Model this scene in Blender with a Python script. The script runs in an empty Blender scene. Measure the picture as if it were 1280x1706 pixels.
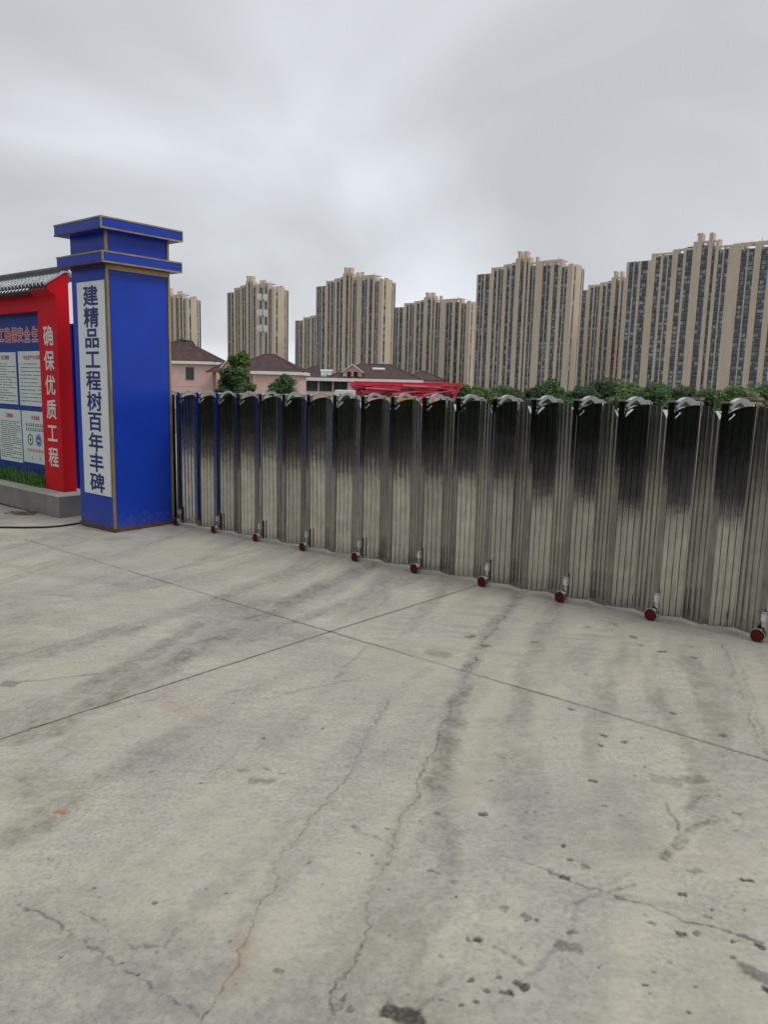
import bpy, bmesh, math, random
import numpy as np
from mathutils import Vector, Matrix
random.seed(7)
R = math.radians
S = bpy.context.scene
COL = S.collection

# ------------------------------------------------------------------ camera
F_PX = 1280.0
EYE = 1.65
ROLL = R(1.4)
PITCH = math.atan(213 / 1280.0)
FW = Vector((0, math.cos(PITCH), -math.sin(PITCH)))
UP0 = Vector((0, math.sin(PITCH), math.cos(PITCH)))
RT0 = Vector((1, 0, 0))
RT = RT0 * math.cos(ROLL) + UP0 * math.sin(ROLL)
UP = UP0 * math.cos(ROLL) - RT0 * math.sin(ROLL)
cd = bpy.data.cameras.new('camera')
cam = bpy.data.objects.new('camera', cd)
COL.objects.link(cam)
cd.sensor_fit = 'HORIZONTAL'
cd.sensor_width = 36.0
cd.lens = 36.0 * F_PX / 1280.0
cd.clip_start = 0.05
cd.clip_end = 8000
m3 = Matrix((RT, UP, -FW)).transposed()
cam.matrix_world = Matrix.Translation((0, 0, EYE)) @ m3.to_4x4()
S.camera = cam

# ------------------------------------------------------------------ sky, sun, exposure
SUN_AZ = R(118)      # clockwise from +Y, towards +X
SUN_EL = R(52)
w = bpy.data.worlds.new('World')
S.world = w
w.use_nodes = True
nt = w.node_tree
nt.nodes.clear()
def N(tree, typ, **kw):
    n = tree.nodes.new(typ)
    for k, v in kw.items():
        setattr(n, k, v)
    return n
out = N(nt, 'ShaderNodeOutputWorld')
bg = N(nt, 'ShaderNodeBackground')
bg.inputs['Strength'].default_value = 0.10
sky = N(nt, 'ShaderNodeTexSky', sky_type='NISHITA', sun_disc=False)
sky.sun_elevation = SUN_EL
sky.sun_rotation = SUN_AZ
tc = N(nt, 'ShaderNodeTexCoord')
sep = N(nt, 'ShaderNodeSeparateXYZ')
nt.links.new(tc.outputs['Generated'], sep.inputs[0])
addz = N(nt, 'ShaderNodeMath', operation='MAXIMUM')
nt.links.new(sep.outputs['Z'], addz.inputs[0]); addz.inputs[1].default_value = 0.0
addz2 = N(nt, 'ShaderNodeMath', operation='ADD'); addz2.inputs[1].default_value = 0.42
nt.links.new(addz.outputs[0], addz2.inputs[0])
dv = N(nt, 'ShaderNodeVectorMath', operation='DIVIDE')
cmb = N(nt, 'ShaderNodeCombineXYZ')
for i in range(3):
    nt.links.new(addz2.outputs[0], cmb.inputs[i])
nt.links.new(tc.outputs['Generated'], dv.inputs[0]); nt.links.new(cmb.outputs[0], dv.inputs[1])
mp = N(nt, 'ShaderNodeMapping')
mp.inputs['Location'].default_value = (3.1, 1.35, 0.0)
mp.inputs['Scale'].default_value = (1.0, 1.15, 0.35)
nt.links.new(dv.outputs[0], mp.inputs['Vector'])
nz = N(nt, 'ShaderNodeTexNoise')
nz.inputs['Scale'].default_value = 1.15
nz.inputs['Detail'].default_value = 4.0
nz.inputs['Roughness'].default_value = 0.42
nz.inputs['Distortion'].default_value = 0.7
nt.links.new(mp.outputs[0], nz.inputs['Vector'])
cr = N(nt, 'ShaderNodeValToRGB')
cr.color_ramp.elements[0].position = 0.38
cr.color_ramp.elements[0].color = (5.05, 5.2, 5.4, 1)
cr.color_ramp.elements[1].position = 0.63
cr.color_ramp.elements[1].color = (7.4, 7.75, 8.2, 1)
nt.links.new(nz.outputs['Fac'], cr.inputs[0])
mx = N(nt, 'ShaderNodeMix', data_type='RGBA')
mx.inputs['Factor'].default_value = 0.95
nt.links.new(sky.outputs[0], mx.inputs[6]); nt.links.new(cr.outputs[0], mx.inputs[7])
nt.links.new(mx.outputs[2], bg.inputs['Color']); nt.links.new(bg.outputs[0], out.inputs['Surface'])
sd_ = bpy.data.lights.new('sun', 'SUN')
sd_.energy = 1.1
sd_.angle = R(22)
sd_.color = (1.0, 0.965, 0.91)
sun = bpy.data.objects.new('sun', sd_)
COL.objects.link(sun)
to_sun = Vector((math.sin(SUN_AZ) * math.cos(SUN_EL), math.cos(SUN_AZ) * math.cos(SUN_EL), math.sin(SUN_EL)))
sun.rotation_euler = to_sun.to_track_quat('Z', 'Y').to_euler()
S.view_settings.view_transform = 'Standard'
S.view_settings.look = 'None'
S.view_settings.exposure = 0.17
S.view_settings.gamma = 1.0

# ------------------------------------------------------------------ helpers
KS = math.tan(R(1.1))              # the yard rises gently towards the right

def ray(px, py):
    return RT * ((px - 640) / F_PX) - UP * ((py - 853) / F_PX) + FW

def at(px, py, Y):
    d = ray(px, py)
    return Vector((0, 0, EYE)) + d * (Y / d.y)

def on_ground(px, py):
    d = ray(px, py)
    return Vector((0, 0, EYE)) + d * (-EYE / (d.z - KS * d.x))

def tag(o, label=None, cat=None, group=None, kind=None):
    if label: o['label'] = label
    if cat: o['category'] = cat
    if group: o['group'] = group
    if kind: o['kind'] = kind
    return o

def empty(name, loc=(0, 0, 0), rz=0.0, parent=None):
    o = bpy.data.objects.new(name, None)
    COL.objects.link(o)
    o.location = loc
    o.rotation_euler = (0, 0, rz)
    o.empty_display_size = 0.2
    if parent: o.parent = parent
    return o

def copy_tree(o, parent=None):
    c = o.copy()
    COL.objects.link(c)
    c.parent = parent
    for ch in list(o.children):
        copy_tree(ch, c)
    return c

class MB:
    def __init__(s):
        s.v = []; s.f = []
    def quad(s, *p):
        i = len(s.v); s.v += [tuple(q) for q in p]; s.f.append(tuple(range(i, i + len(p))))
        return s
    def box(s, x0, x1, y0, y1, z0, z1):
        i = len(s.v)
        s.v += [(x0, y0, z0), (x1, y0, z0), (x1, y1, z0), (x0, y1, z0), (x0, y0, z1), (x1, y0, z1), (x1, y1, z1), (x0, y1, z1)]
        s.f += [(i, i + 3, i + 2, i + 1), (i + 4, i + 5, i + 6, i + 7), (i, i + 1, i + 5, i + 4), (i + 1, i + 2, i + 6, i + 5), (i + 2, i + 3, i + 7, i + 6), (i + 3, i, i + 4, i + 7)]
        return s
    def prism(s, poly, axis, a, b):
        """poly: 2D points; axis 'x','y','z' = extrusion axis from a to b"""
        n = len(poly); i = len(s.v)
        def P(p, t):
            return {'x': (t, p[0], p[1]), 'y': (p[0], t, p[1]), 'z': (p[0], p[1], t)}[axis]
        s.v += [P(p, a) for p in poly] + [P(p, b) for p in poly]
        s.f.append(tuple(range(i, i + n))); s.f.append(tuple(range(i + 2 * n - 1, i + n - 1, -1)))
        for k in range(n):
            k2 = (k + 1) % n
            s.f.append((i + k, i + n + k, i + n + k2, i + k2))
        return s
    def tube(s, pts, r, n=8, cap=True):
        pts = [Vector(p) for p in pts]
        rs = r if isinstance(r, (list, tuple)) else [r] * len(pts)
        i = len(s.v)
        prev = None
        for k, p in enumerate(pts):
            d = (pts[min(k + 1, len(pts) - 1)] - pts[max(k - 1, 0)])
            if d.length < 1e-9: d = Vector((0, 0, 1))
            d.normalize()
            if prev is None:
                u = d.orthogonal().normalized()
            else:
                u = (prev - d * prev.dot(d))
                u = u.normalized() if u.length > 1e-6 else d.orthogonal().normalized()
            prev = u
            v = d.cross(u)
            for j in range(n):
                a = 2 * math.pi * j / n
                s.v.append(tuple(p + (u * math.cos(a) + v * math.sin(a)) * rs[k]))
        for k in range(len(pts) - 1):
            for j in range(n):
                a = i + k * n + j; b = i + k * n + (j + 1) % n
                s.f.append((a, b, b + n, a + n))
        if cap:
            s.f.append(tuple(i + j for j in reversed(range(n))))
            e = i + (len(pts) - 1) * n
            s.f.append(tuple(e + j for j in range(n)))
        return s
    def sweep(s, pts, side, wd, th):
        """rectangular bar along pts; 'side' = width direction"""
        side = Vector(side).normalized()
        pts = [Vector(p) for p in pts]
        i = len(s.v)
        for k, p in enumerate(pts):
            d = (pts[min(k + 1, len(pts) - 1)] - pts[max(k - 1, 0)]).normalized()
            up = side.cross(d).normalized()
            if up.z < 0: up = -up
            for a, b in ((-1, -1), (1, -1), (1, 1), (-1, 1)):
                s.v.append(tuple(p + side * (a * wd / 2) + up * (b * th / 2)))
        for k in range(len(pts) - 1):
            for j in range(4):
                a = i + k * 4 + j; b = i + k * 4 + (j + 1) % 4
                s.f.append((a, b, b + 4, a + 4))
        s.f.append((i, i + 3, i + 2, i + 1))
        e = i + (len(pts) - 1) * 4
        s.f.append((e, e + 1, e + 2, e + 3))
        return s
    def mesh(s, name, mat):
        me = bpy.data.meshes.new(name)
        me.from_pydata(s.v, [], s.f)
        bm = bmesh.new(); bm.from_mesh(me)
        bmesh.ops.recalc_face_normals(bm, faces=bm.faces)
        bm.to_mesh(me); bm.free()
        me.materials.append(mat)
        return me
    def build(s, name, mat, parent=None, loc=(0, 0, 0), bevel=0.0, smooth=False):
        me = s.mesh(name, mat)
        if smooth:
            for p in me.polygons: p.use_smooth = True
        o = bpy.data.objects.new(name, me)
        COL.objects.link(o)
        o.location = loc
        if parent: o.parent = parent
        if bevel > 0:
            b = o.modifiers.new('bevel', 'BEVEL'); b.width = bevel; b.segments = 2; b.limit_method = 'ANGLE'
        return o

def link_mesh(name, me, parent=None, loc=(0, 0, 0)):
    o = bpy.data.objects.new(name, me)
    COL.objects.link(o)
    o.location = loc
    if parent: o.parent = parent
    return o

# ------------------------------------------------------------------ materials
def mat(name, col, rough=0.6, metal=0.0, var=0.0, vscale=3.0, bump=0.0, bscale=40.0, spec=0.5, stretch=(1, 1, 1), coat=0.0, col2=None, rvar=0.0):
    m = bpy.data.materials.new(name)
    m.use_nodes = True
    t = m.node_tree
    p = t.nodes['Principled BSDF']
    p.inputs['Base Color'].default_value = (*col, 1)
    p.inputs['Roughness'].default_value = rough
    p.inputs['Metallic'].default_value = metal
    p.inputs['Specular IOR Level'].default_value = spec
    p.inputs['Coat Weight'].default_value = coat
    c = N(t, 'ShaderNodeTexCoord')
    mpn = N(t, 'ShaderNodeMapping'); mpn.inputs['Scale'].default_value = stretch
    t.links.new(c.outputs['Object'], mpn.inputs['Vector'])
    if var > 0 or col2 or rvar > 0:
        n = N(t, 'ShaderNodeTexNoise')
        n.inputs['Scale'].default_value = vscale; n.inputs['Detail'].default_value = 6; n.inputs['Roughness'].default_value = 0.6
        t.links.new(mpn.outputs[0], n.inputs['Vector'])
        r = N(t, 'ShaderNodeValToRGB')
        r.color_ramp.elements[0].position = 0.3; r.color_ramp.elements[1].position = 0.7
        a = col; b = col2 if col2 else col
        lo = tuple(max(0, x * (1 - var)) for x in a); hi = tuple(min(1, x * (1 + var)) for x in b)
        r.color_ramp.elements[0].color = (*lo, 1); r.color_ramp.elements[1].color = (*hi, 1)
        t.links.new(n.outputs['Fac'], r.inputs[0]); t.links.new(r.outputs[0], p.inputs['Base Color'])
        if rvar > 0:
            mr = N(t, 'ShaderNodeMapRange')
            mr.inputs['To Min'].default_value = max(0, rough - rvar); mr.inputs['To Max'].default_value = rough + rvar
            t.links.new(n.outputs['Fac'], mr.inputs['Value']); t.links.new(mr.outputs[0], p.inputs['Roughness'])
    if bump > 0:
        n2 = N(t, 'ShaderNodeTexNoise')
        n2.inputs['Scale'].default_value = bscale; n2.inputs['Detail'].default_value = 4
        t.links.new(mpn.outputs[0], n2.inputs['Vector'])
        b = N(t, 'ShaderNodeBump'); b.inputs['Strength'].default_value = bump; b.inputs['Distance'].default_value = 0.01
        t.links.new(n2.outputs['Fac'], b.inputs['Height']); t.links.new(b.outputs[0], p.inputs['Normal'])
    return m

M = {}
M['blue'] = mat('blue_panel', (0.010, 0.050, 0.45), 0.32, var=0.10, vscale=1.2, bump=0.02, bscale=6, rvar=0.06, spec=0.32)
_t = M['blue'].node_tree; _p = _t.nodes['Principled BSDF']
_c = N(_t, 'ShaderNodeTexCoord'); _s = N(_t, 'ShaderNodeSeparateXYZ'); _t.links.new(_c.outputs['Object'], _s.inputs[0])
_n = N(_t, 'ShaderNodeTexNoise'); _n.inputs['Scale'].default_value = 22; _n.inputs['Detail'].default_value = 8; _n.inputs['Roughness'].default_value = .75
_t.links.new(_c.outputs['Object'], _n.inputs['Vector'])
_m = N(_t, 'ShaderNodeMapRange'); _m.inputs['From Min'].default_value = .03; _m.inputs['From Max'].default_value = .42; _m.inputs['To Min'].default_value = .66; _m.inputs['To Max'].default_value = .25
_t.links.new(_s.outputs['Z'], _m.inputs['Value'])
_a = N(_t, 'ShaderNodeMath', operation='ADD'); _t.links.new(_m.outputs[0], _a.inputs[0]); _t.links.new(_n.outputs['Fac'], _a.inputs[1])
_r = N(_t, 'ShaderNodeMapRange'); _r.inputs['From Min'].default_value = .98; _r.inputs['From Max'].default_value = 1.3; _r.inputs['To Max'].default_value = .28
_t.links.new(_a.outputs[0], _r.inputs['Value'])
_x = N(_t, 'ShaderNodeMix', data_type='RGBA'); _x.inputs[7].default_value = (.24, .22, .18, 1)
_old = _p.inputs['Base Color'].links[0].from_socket
_t.links.new(_old, _x.inputs[6]); _t.links.new(_r.outputs[0], _x.inputs['Factor']); _t.links.new(_x.outputs[2], _p.inputs['Base Color'])
M['gold'] = mat('gold_trim', (0.40, 0.27, 0.08), 0.38, metal=0.45, var=0.3, vscale=6, stretch=(1, 1, 0.5))
M['rust_trim'] = mat('rusty_trim', (0.13, 0.06, 0.025), 0.7, var=0.4, vscale=14)
M['white_vinyl'] = mat('white_vinyl', (0.82, 0.86, 0.87), 0.5, var=0.05, vscale=4)
M['blue_ink'] = mat('blue_lettering', (0.02, 0.025, 0.18), 0.5)
M['red'] = mat('red_paint', (0.66, 0.008, 0.018), 0.6, var=0.10, vscale=2.5, bump=0.03, bscale=50, spec=0.15)
M['white_ink'] = mat('white_lettering', (0.78, 0.74, 0.72), 0.5)
M['red_ink'] = mat('red_lettering', (0.55, 0.02, 0.03), 0.5)
M['dark_ink'] = mat('dark_print', (0.16, 0.17, 0.16), 0.6)
M['board'] = mat('blue_board', (0.010, 0.045, 0.27), 0.5, var=0.1, vscale=2, spec=0.2)
M['paper'] = mat('notice_paper', (0.68, 0.76, 0.73), 0.5, var=0.05, vscale=3)
M['emb_green'] = mat('emblem_green', (0.02, 0.22, 0.10), 0.5)
M['emb_blue'] = mat('emblem_blue', (0.03, 0.14, 0.45), 0.5)
M['tile'] = mat('roof_tile_grey', (0.44, 0.47, 0.48), 0.55, var=0.30, vscale=9)
M['tile_dark'] = mat('ridge_tile_dark', (0.05, 0.055, 0.06), 0.5, var=0.2, vscale=8)
M['plinth'] = mat('cement_render', (0.25, 0.235, 0.21), 0.85, var=0.22, vscale=5, bump=0.25, bscale=60)
M['plinth_top'] = mat('cement_cap', (0.46, 0.45, 0.40), 0.8, var=0.12, vscale=8)
M['grass'] = mat('grass_blade', (0.05, 0.17, 0.03), 0.6, var=0.5, vscale=14, col2=(0.14, 0.30, 0.06))
M['cable'] = mat('black_rubber', (0.012, 0.012, 0.012), 0.5)
M['scrap'] = mat('rusty_scrap', (0.20, 0.12, 0.08), 0.8, var=0.4, vscale=20)
M['white_plate'] = mat('white_reflector', (0.80, 0.80, 0.78), 0.4)
M['wheel_red'] = mat('red_wheel', (0.20, 0.006, 0.014), 0.5, var=0.25, vscale=40, spec=.25)
M['tyre'] = mat('dark_tyre', (0.03, 0.014, 0.016), 0.7)
M['chrome'] = mat('chrome', (0.62, 0.62, 0.60), 0.18, metal=1.0)
M['bright_steel'] = mat('bright_steel', (0.74, 0.76, 0.77), 0.28, metal=1.0, var=0.08, vscale=20)

def steel_mat(name='mirror_steel', r0=.085, r1=.14, lo=(.47, .46, .435), hi=(.68, .665, .63)):
    m = bpy.data.materials.new(name); m.use_nodes = True
    t = m.node_tree; p = t.nodes['Principled BSDF']
    p.inputs['Metallic'].default_value = 1.0
    c = N(t, 'ShaderNodeTexCoord')
    oi = N(t, 'ShaderNodeObjectInfo')
    off = N(t, 'ShaderNodeVectorMath', operation='ADD')
    sc_ = N(t, 'ShaderNodeVectorMath', operation='SCALE'); sc_.inputs['Scale'].default_value = 37.0
    cmb_ = N(t, 'ShaderNodeCombineXYZ')
    for i in range(3): t.links.new(oi.outputs['Random'], cmb_.inputs[i])
    t.links.new(cmb_.outputs[0], sc_.inputs[0])
    t.links.new(c.outputs['Object'], off.inputs[0]); t.links.new(sc_.outputs[0], off.inputs[1])
    mpn = N(t, 'ShaderNodeMapping'); mpn.inputs['Scale'].default_value = (1, 1, 0.045)
    t.links.new(off.outputs[0], mpn.inputs['Vector'])
    streak = N(t, 'ShaderNodeTexNoise'); streak.inputs['Scale'].default_value = 75; streak.inputs['Detail'].default_value = 3
    t.links.new(mpn.outputs[0], streak.inputs['Vector'])
    big = N(t, 'ShaderNodeTexNoise'); big.inputs['Scale'].default_value = 5; big.inputs['Detail'].default_value = 4
    t.links.new(off.outputs[0], big.inputs['Vector'])
    r = N(t, 'ShaderNodeValToRGB')
    r.color_ramp.elements[0].position = 0.25; r.color_ramp.elements[0].color = (*lo, 1)
    r.color_ramp.elements[1].position = 0.75; r.color_ramp.elements[1].color = (*hi, 1)
    t.links.new(streak.outputs['Fac'], r.inputs[0])
    tint = N(t, 'ShaderNodeMapRange'); tint.inputs['To Min'].default_value = .84; tint.inputs['To Max'].default_value = 1.1
    t.links.new(oi.outputs['Random'], tint.inputs['Value'])
    sm_ = N(t, 'ShaderNodeTexNoise'); sm_.inputs['Scale'].default_value = 9; sm_.inputs['Detail'].default_value = 8; sm_.inputs['Roughness'].default_value = .7
    t.links.new(off.outputs[0], sm_.inputs['Vector'])
    smr = N(t, 'ShaderNodeMapRange'); smr.inputs['From Min'].default_value = .35; smr.inputs['From Max'].default_value = .7; smr.inputs['To Min'].default_value = 1.08; smr.inputs['To Max'].default_value = .80
    t.links.new(sm_.outputs['Fac'], smr.inputs['Value'])
    mu_ = N(t, 'ShaderNodeMath', operation='MULTIPLY'); t.links.new(tint.outputs[0], mu_.inputs[0]); t.links.new(smr.outputs[0], mu_.inputs[1])
    vs_ = N(t, 'ShaderNodeVectorMath', operation='SCALE'); t.links.new(r.outputs[0], vs_.inputs[0]); t.links.new(mu_.outputs[0], vs_.inputs['Scale'])
    t.links.new(vs_.outputs[0], p.inputs['Base Color'])
    mr = N(t, 'ShaderNodeMapRange'); mr.inputs['To Min'].default_value = r0; mr.inputs['To Max'].default_value = r1
    t.links.new(big.outputs['Fac'], mr.inputs['Value']); t.links.new(mr.outputs[0], p.inputs['Roughness'])
    b = N(t, 'ShaderNodeBump'); b.inputs['Strength'].default_value = 0.10; b.inputs['Distance'].default_value = 0.004
    t.links.new(streak.outputs['Fac'], b.inputs['Height'])
    b2 = N(t, 'ShaderNodeBump'); b2.inputs['Strength'].default_value = 0.06; b2.inputs['Distance'].default_value = 0.02
    t.links.new(big.outputs['Fac'], b2.inputs['Height']); t.links.new(b.outputs[0], b2.inputs['Normal'])
    t.links.new(b2.outputs[0], p.inputs['Normal'])
    return m
M['hoop_alu'] = mat('hoop_aluminium', (0.66, 0.68, 0.68), 0.38, metal=0.65, var=0.08, vscale=20)
M['steel'] = steel_mat()
M['fold_steel'] = steel_mat('fold_steel', .15, .22, (.36, .35, .325), (.54, .525, .49))
M['post_steel'] = steel_mat('shaded_post_steel', .085, .14, (.23, .22, .21), (.38, .37, .35))  # posts coloured darker to paint in the shade of a recess

P0 = Vector((-1.892, 8.422, 0))
G = Vector((.771, -.636, 0)).normalized()
NB = Vector((-G.y, G.x, 0))

# ------------------------------------------------------------------ value noise for the yard's stains
def vnoise(x, y, seed):
    rng = np.random.RandomState(seed)
    tab = rng.rand(256, 256)
    xi = np.floor(x).astype(int); yi = np.floor(y).astype(int)
    fx = x - xi; fy = y - yi
    fx = fx * fx * (3 - 2 * fx); fy = fy * fy * (3 - 2 * fy)
    a = tab[xi & 255, yi & 255]; b = tab[(xi + 1) & 255, yi & 255]
    c = tab[xi & 255, (yi + 1) & 255]; d = tab[(xi + 1) & 255, (yi + 1) & 255]
    return (a * (1 - fx) + b * fx) * (1 - fy) + (c * (1 - fx) + d * fx) * fy

def fbm(x, y, sc, seed, octs=4):
    s = 0; a = 1; t = 0
    for o in range(octs):
        s = s + a * vnoise(x * sc + 17.3 * o, y * sc + 9.1 * o, seed + o); t += a
        a *= 0.5; sc *= 2.03
    return s / t

def seg_dist(x, y, pts):
    best = np.full(x.shape, 1e9)
    for (ax, ay), (bx, by) in zip(pts[:-1], pts[1:]):
        dx, dy = bx - ax, by - ay
        L = dx * dx + dy * dy + 1e-12
        t = np.clip(((x - ax) * dx + (y - ay) * dy) / L, 0, 1)
        best = np.minimum(best, np.hypot(x - ax - t * dx, y - ay - t * dy))
    return best

def gpts(pxs):
    return [tuple(on_ground(*p)[:2]) for p in pxs]

# ------------------------------------------------------------------ yard (one concrete slab sheet), road behind, site ground
def axis_pts(parts):
    out = []
    for a, b, st in parts:
        out += list(np.arange(a, b - 1e-6, st))
    out.append(parts[-1][1])
    return np.array(out)
X = axis_pts([(-40, -8, 4), (-8, -5, .25), (-5, -3, .018), (-3, -1.3, .010), (-1.3, 1.35, .0048), (1.35, 2.8, .010), (2.8, 4, .03), (4, 8, .5), (8, 36, 4)])
ys = [-1.0, 0.15, 0.5, 1.2, 1.6]
y_ = 1.6
while y_ < 9.4:
    y_ += 0.0042 * (y_ / 1.7) ** 1.35
    ys.append(y_)
ys += list(np.arange(y_ + .15, 13, .3)) + list(np.arange(13, 26, 2.5))
Y = np.array(ys)
gx, gy = np.meshgrid(X, Y)
def paint():
    x, y = gx.ravel(), gy.ravel()
    wx = (fbm(x, y, 9, 11, 3) - .5); wy = (fbm(x, y, 9, 23, 3) - .5)
    hi = fbm(x, y, 38, 5, 3); mid = fbm(x, y, 6, 31, 4); lo = fbm(x, y, 1.1, 41, 4)
    grain = fbm(x, y, 120, 51, 2)
    stain = np.zeros_like(x); crack = np.zeros_like(x); dust = np.zeros_like(x)
    def sm(d, w, soft):       # 1 inside, fading over soft
        t = np.clip((w + soft - d) / (soft + 1e-9), 0, 1)
        return t * t * (3 - 2 * t)
    spk = np.clip(fbm(x, y, 70, 61, 3) * 3.2 - .95, 0, 1); spk2 = np.clip(fbm(x, y, 24, 67, 4) * 3.4 - 1.1, 0, 1)
    # expansion joints
    j1 = seg_dist(x + wx * .012, y + wy * .012, gpts([(40, 898), (550, 1052), (1300, 1272)]))
    j2 = seg_dist(x + wx * .012, y + wy * .012, gpts([(-60, 1250), (550, 1052), (850, 958)]))
    for j in (j1, j2):
        crack = np.maximum(crack, sm(j, .0035, .006) * (0.62 + .7 * np.clip(fbm(x, y, 2.2, 77, 2) * 2 - .5, 0, 1)) * (.7 + .4 * spk))
        stain = np.maximum(stain, sm(j, .008, .05) * .22 * mid)
        dust = np.maximum(dust, sm(np.abs(j - .022), .004, .02) * .3 * hi)
    # fan of faint lengthwise streaks left by traffic, and the cross ripples of the float finish
    ang = np.where(x < -.9, .42, .28)
    for dx_, dy_, sc1, seed, lo_t, amp in ((.29, .957, 7.0, 171, .50, 1.5), (.45, .893, 5.0, 183, .53, 1.3)):
        u = x * dy_ - y * dx_; v = x * dx_ + y * dy_
        st_ = fbm(u + wx * .06, v * .10, sc1, seed, 4)
        msk = np.clip(fbm(x, y, .55, seed + 5, 2) * 2.2 - .55, 0, 1)
        stain = np.maximum(stain, np.clip((st_ - lo_t) * 3.2, 0, .62) * msk * (.5 + .5 * spk2) * amp * .54)
        dust = np.maximum(dust, np.clip((.46 - st_) * 3.4, 0, .7) * msk * (.5 + .7 * hi))
    u = x * .957 - y * .29; v = x * .29 + y * .957
    rip = fbm(u * 2.2 + wx * .3, v * 26, 1.0, 197, 3)
    ripm = np.clip(fbm(x, y, .8, 203, 2) * 2.6 - .9, 0, 1)
    stain = np.maximum(stain, np.clip((rip - .56) * 4, 0, .5) * ripm * .55)
    # hairline cracks
    for pts, wd, st in (
        ([(338, 1720), (372, 1640), (405, 1570), (428, 1525), (470, 1440), (520, 1372), (575, 1290), (610, 1235), (650, 1170)], .0040, .85),
        ([(545, 1720), (590, 1600), (622, 1500), (650, 1420), (690, 1335), (706, 1280), (735, 1215), (775, 1130), (805, 1075), (850, 1010)], .0045, .95),
        ([(1203, 1072), (1222, 1120), (1240, 1165), (1262, 1225), (1290, 1275)], .006, .6),
        ([(1222, 1085), (1240, 1125), (1255, 1175), (1276, 1235), (1300, 1290)], .006, .45),
        ([(1225, 1290), (1240, 1330), (1250, 1370), (1262, 1410)], .003, .4)):
        d = seg_dist(x + wx * .075 + (hi - .5) * .03, y + wy * .075 - (hi - .5) * .012, gpts(pts))
        br = np.clip(fbm(x, y, 5, 91, 3) * 3 - .55, .45, 1)
        crack = np.maximum(crack, sm(d, wd * .3, wd * 1.2) * st * br * (.5 + .6 * spk) * .66)
        stain = np.maximum(stain, sm(d, .010, .05) * .50 * hi * st)
    # scrapes and drag lines
    for pts, wd, st in (
        ([(20, 1137), (100, 1128), (210, 1117), (300, 1112)], .012, .55),
        ([(40, 1500), (125, 1560), (200, 1610), (290, 1665), (360, 1710)], .008, .75),
        ([(135, 1515), (185, 1548), (232, 1580), (275, 1575), (305, 1540)], .008, .6),
        ([(10, 1530), (60, 1580), (120, 1640)], .008, .4),
        ([(830, 1425), (890, 1443), (955, 1468), (1010, 1490), (1065, 1505), (1140, 1530), (1200, 1548), (1275, 1572)], .006, .85),
        ([(960, 1500), (1000, 1488), (1055, 1473)], .009, .55),
        ([(1010, 1475), (1050, 1455)], .006, .35),
        ([(1106, 1335), (1125, 1372), (1122, 1405), (1105, 1430)], .009, .6),
        ([(1105, 1430), (1140, 1390), (1195, 1360)], .02, .55),
        ([(1150, 1350), (1160, 1330), (1190, 1325)], .02, .5),
        ([(580, 1375), (620, 1395), (650, 1408)], .012, .5),
        ([(830, 1578), (858, 1590), (875, 1605)], .010, .6),
        ([(690, 1690), (720, 1655), (745, 1620)], .014, .5),
        ([(780, 1700), (830, 1670), (900, 1610), (950, 1540), (965, 1500)], .010, .3),
        ([(560, 1130), (590, 1100), (620, 1070)], .012, .4),
        ([(440, 1165), (520, 1145), (600, 1130)], .012, .35),
        ([(0, 1225), (140, 1190), (260, 1165)], .010, .5),
        ([(300, 1180), (350, 1160), (440, 1140)], .012, .35),
        ([(840, 1085), (900, 1110), (985, 1170)], .008, .25),
        ([(1130, 1190), (1170, 1200), (1200, 1215)], .012, .25)):
        d = seg_dist(x + wx * .05 + (hi - .5) * .02, y + wy * .05 + (hi - .5) * .02, gpts(pts))
        stain = np.maximum(stain, sm(d, wd * .22, wd * 1.5) * st * 1.15 * np.clip(mid * 1.8 - .12, 0, 1) * (.30 + .75 * spk + .35 * spk2))
    # tyre tracks: broad soft dark bands, and pale dusty ones between them
    for pts, wd, st in (
        ([(730, 1330), (745, 1230), (775, 1130), (815, 1050), (870, 985)], .045, .62),
        ([(845, 1330), (860, 1210), (880, 1110), (905, 1040), (935, 1000)], .05, .40),
        ([(880, 1420), (885, 1310), (870, 1180)], .05, .35),
        ([(740, 1440), (735, 1330), (745, 1250)], .035, .50),
        ([(625, 938), (520, 985), (430, 1030), (330, 1080), (200, 1150), (90, 1215)], .07, .62),
        ([(700, 962), (590, 1000), (470, 1045), (400, 1075)], .05, .45),
        ([(560, 930), (440, 968), (330, 1010), (200, 1050), (60, 1090), (0, 1110)], .08, .50),
        ([(460, 908), (330, 940), (230, 962)], .03, .38),
        ([(500, 912), (370, 948), (250, 980), (60, 1010)], .03, .3),
        ([(330, 1040), (250, 1090), (120, 1160), (30, 1230)], .06, .5),
        ([(60, 1300), (100, 1330), (40, 1380)], .08, .5),
        ([(330, 1210), (230, 1260), (180, 1290), (100, 1310)], .06, .4),
        ([(0, 940), (100, 960), (200, 975)], .07, .3)):
        d = seg_dist(x + wx * .10, y + wy * .10, gpts(pts))
        stain = np.maximum(stain, sm(d, wd * .4, wd * 1.9) * st * 1.15 * np.clip(.2 + 1.1 * mid * (0.4 + hi), 0, 1) * (.6 + .35 * spk + .45 * spk2))
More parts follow.
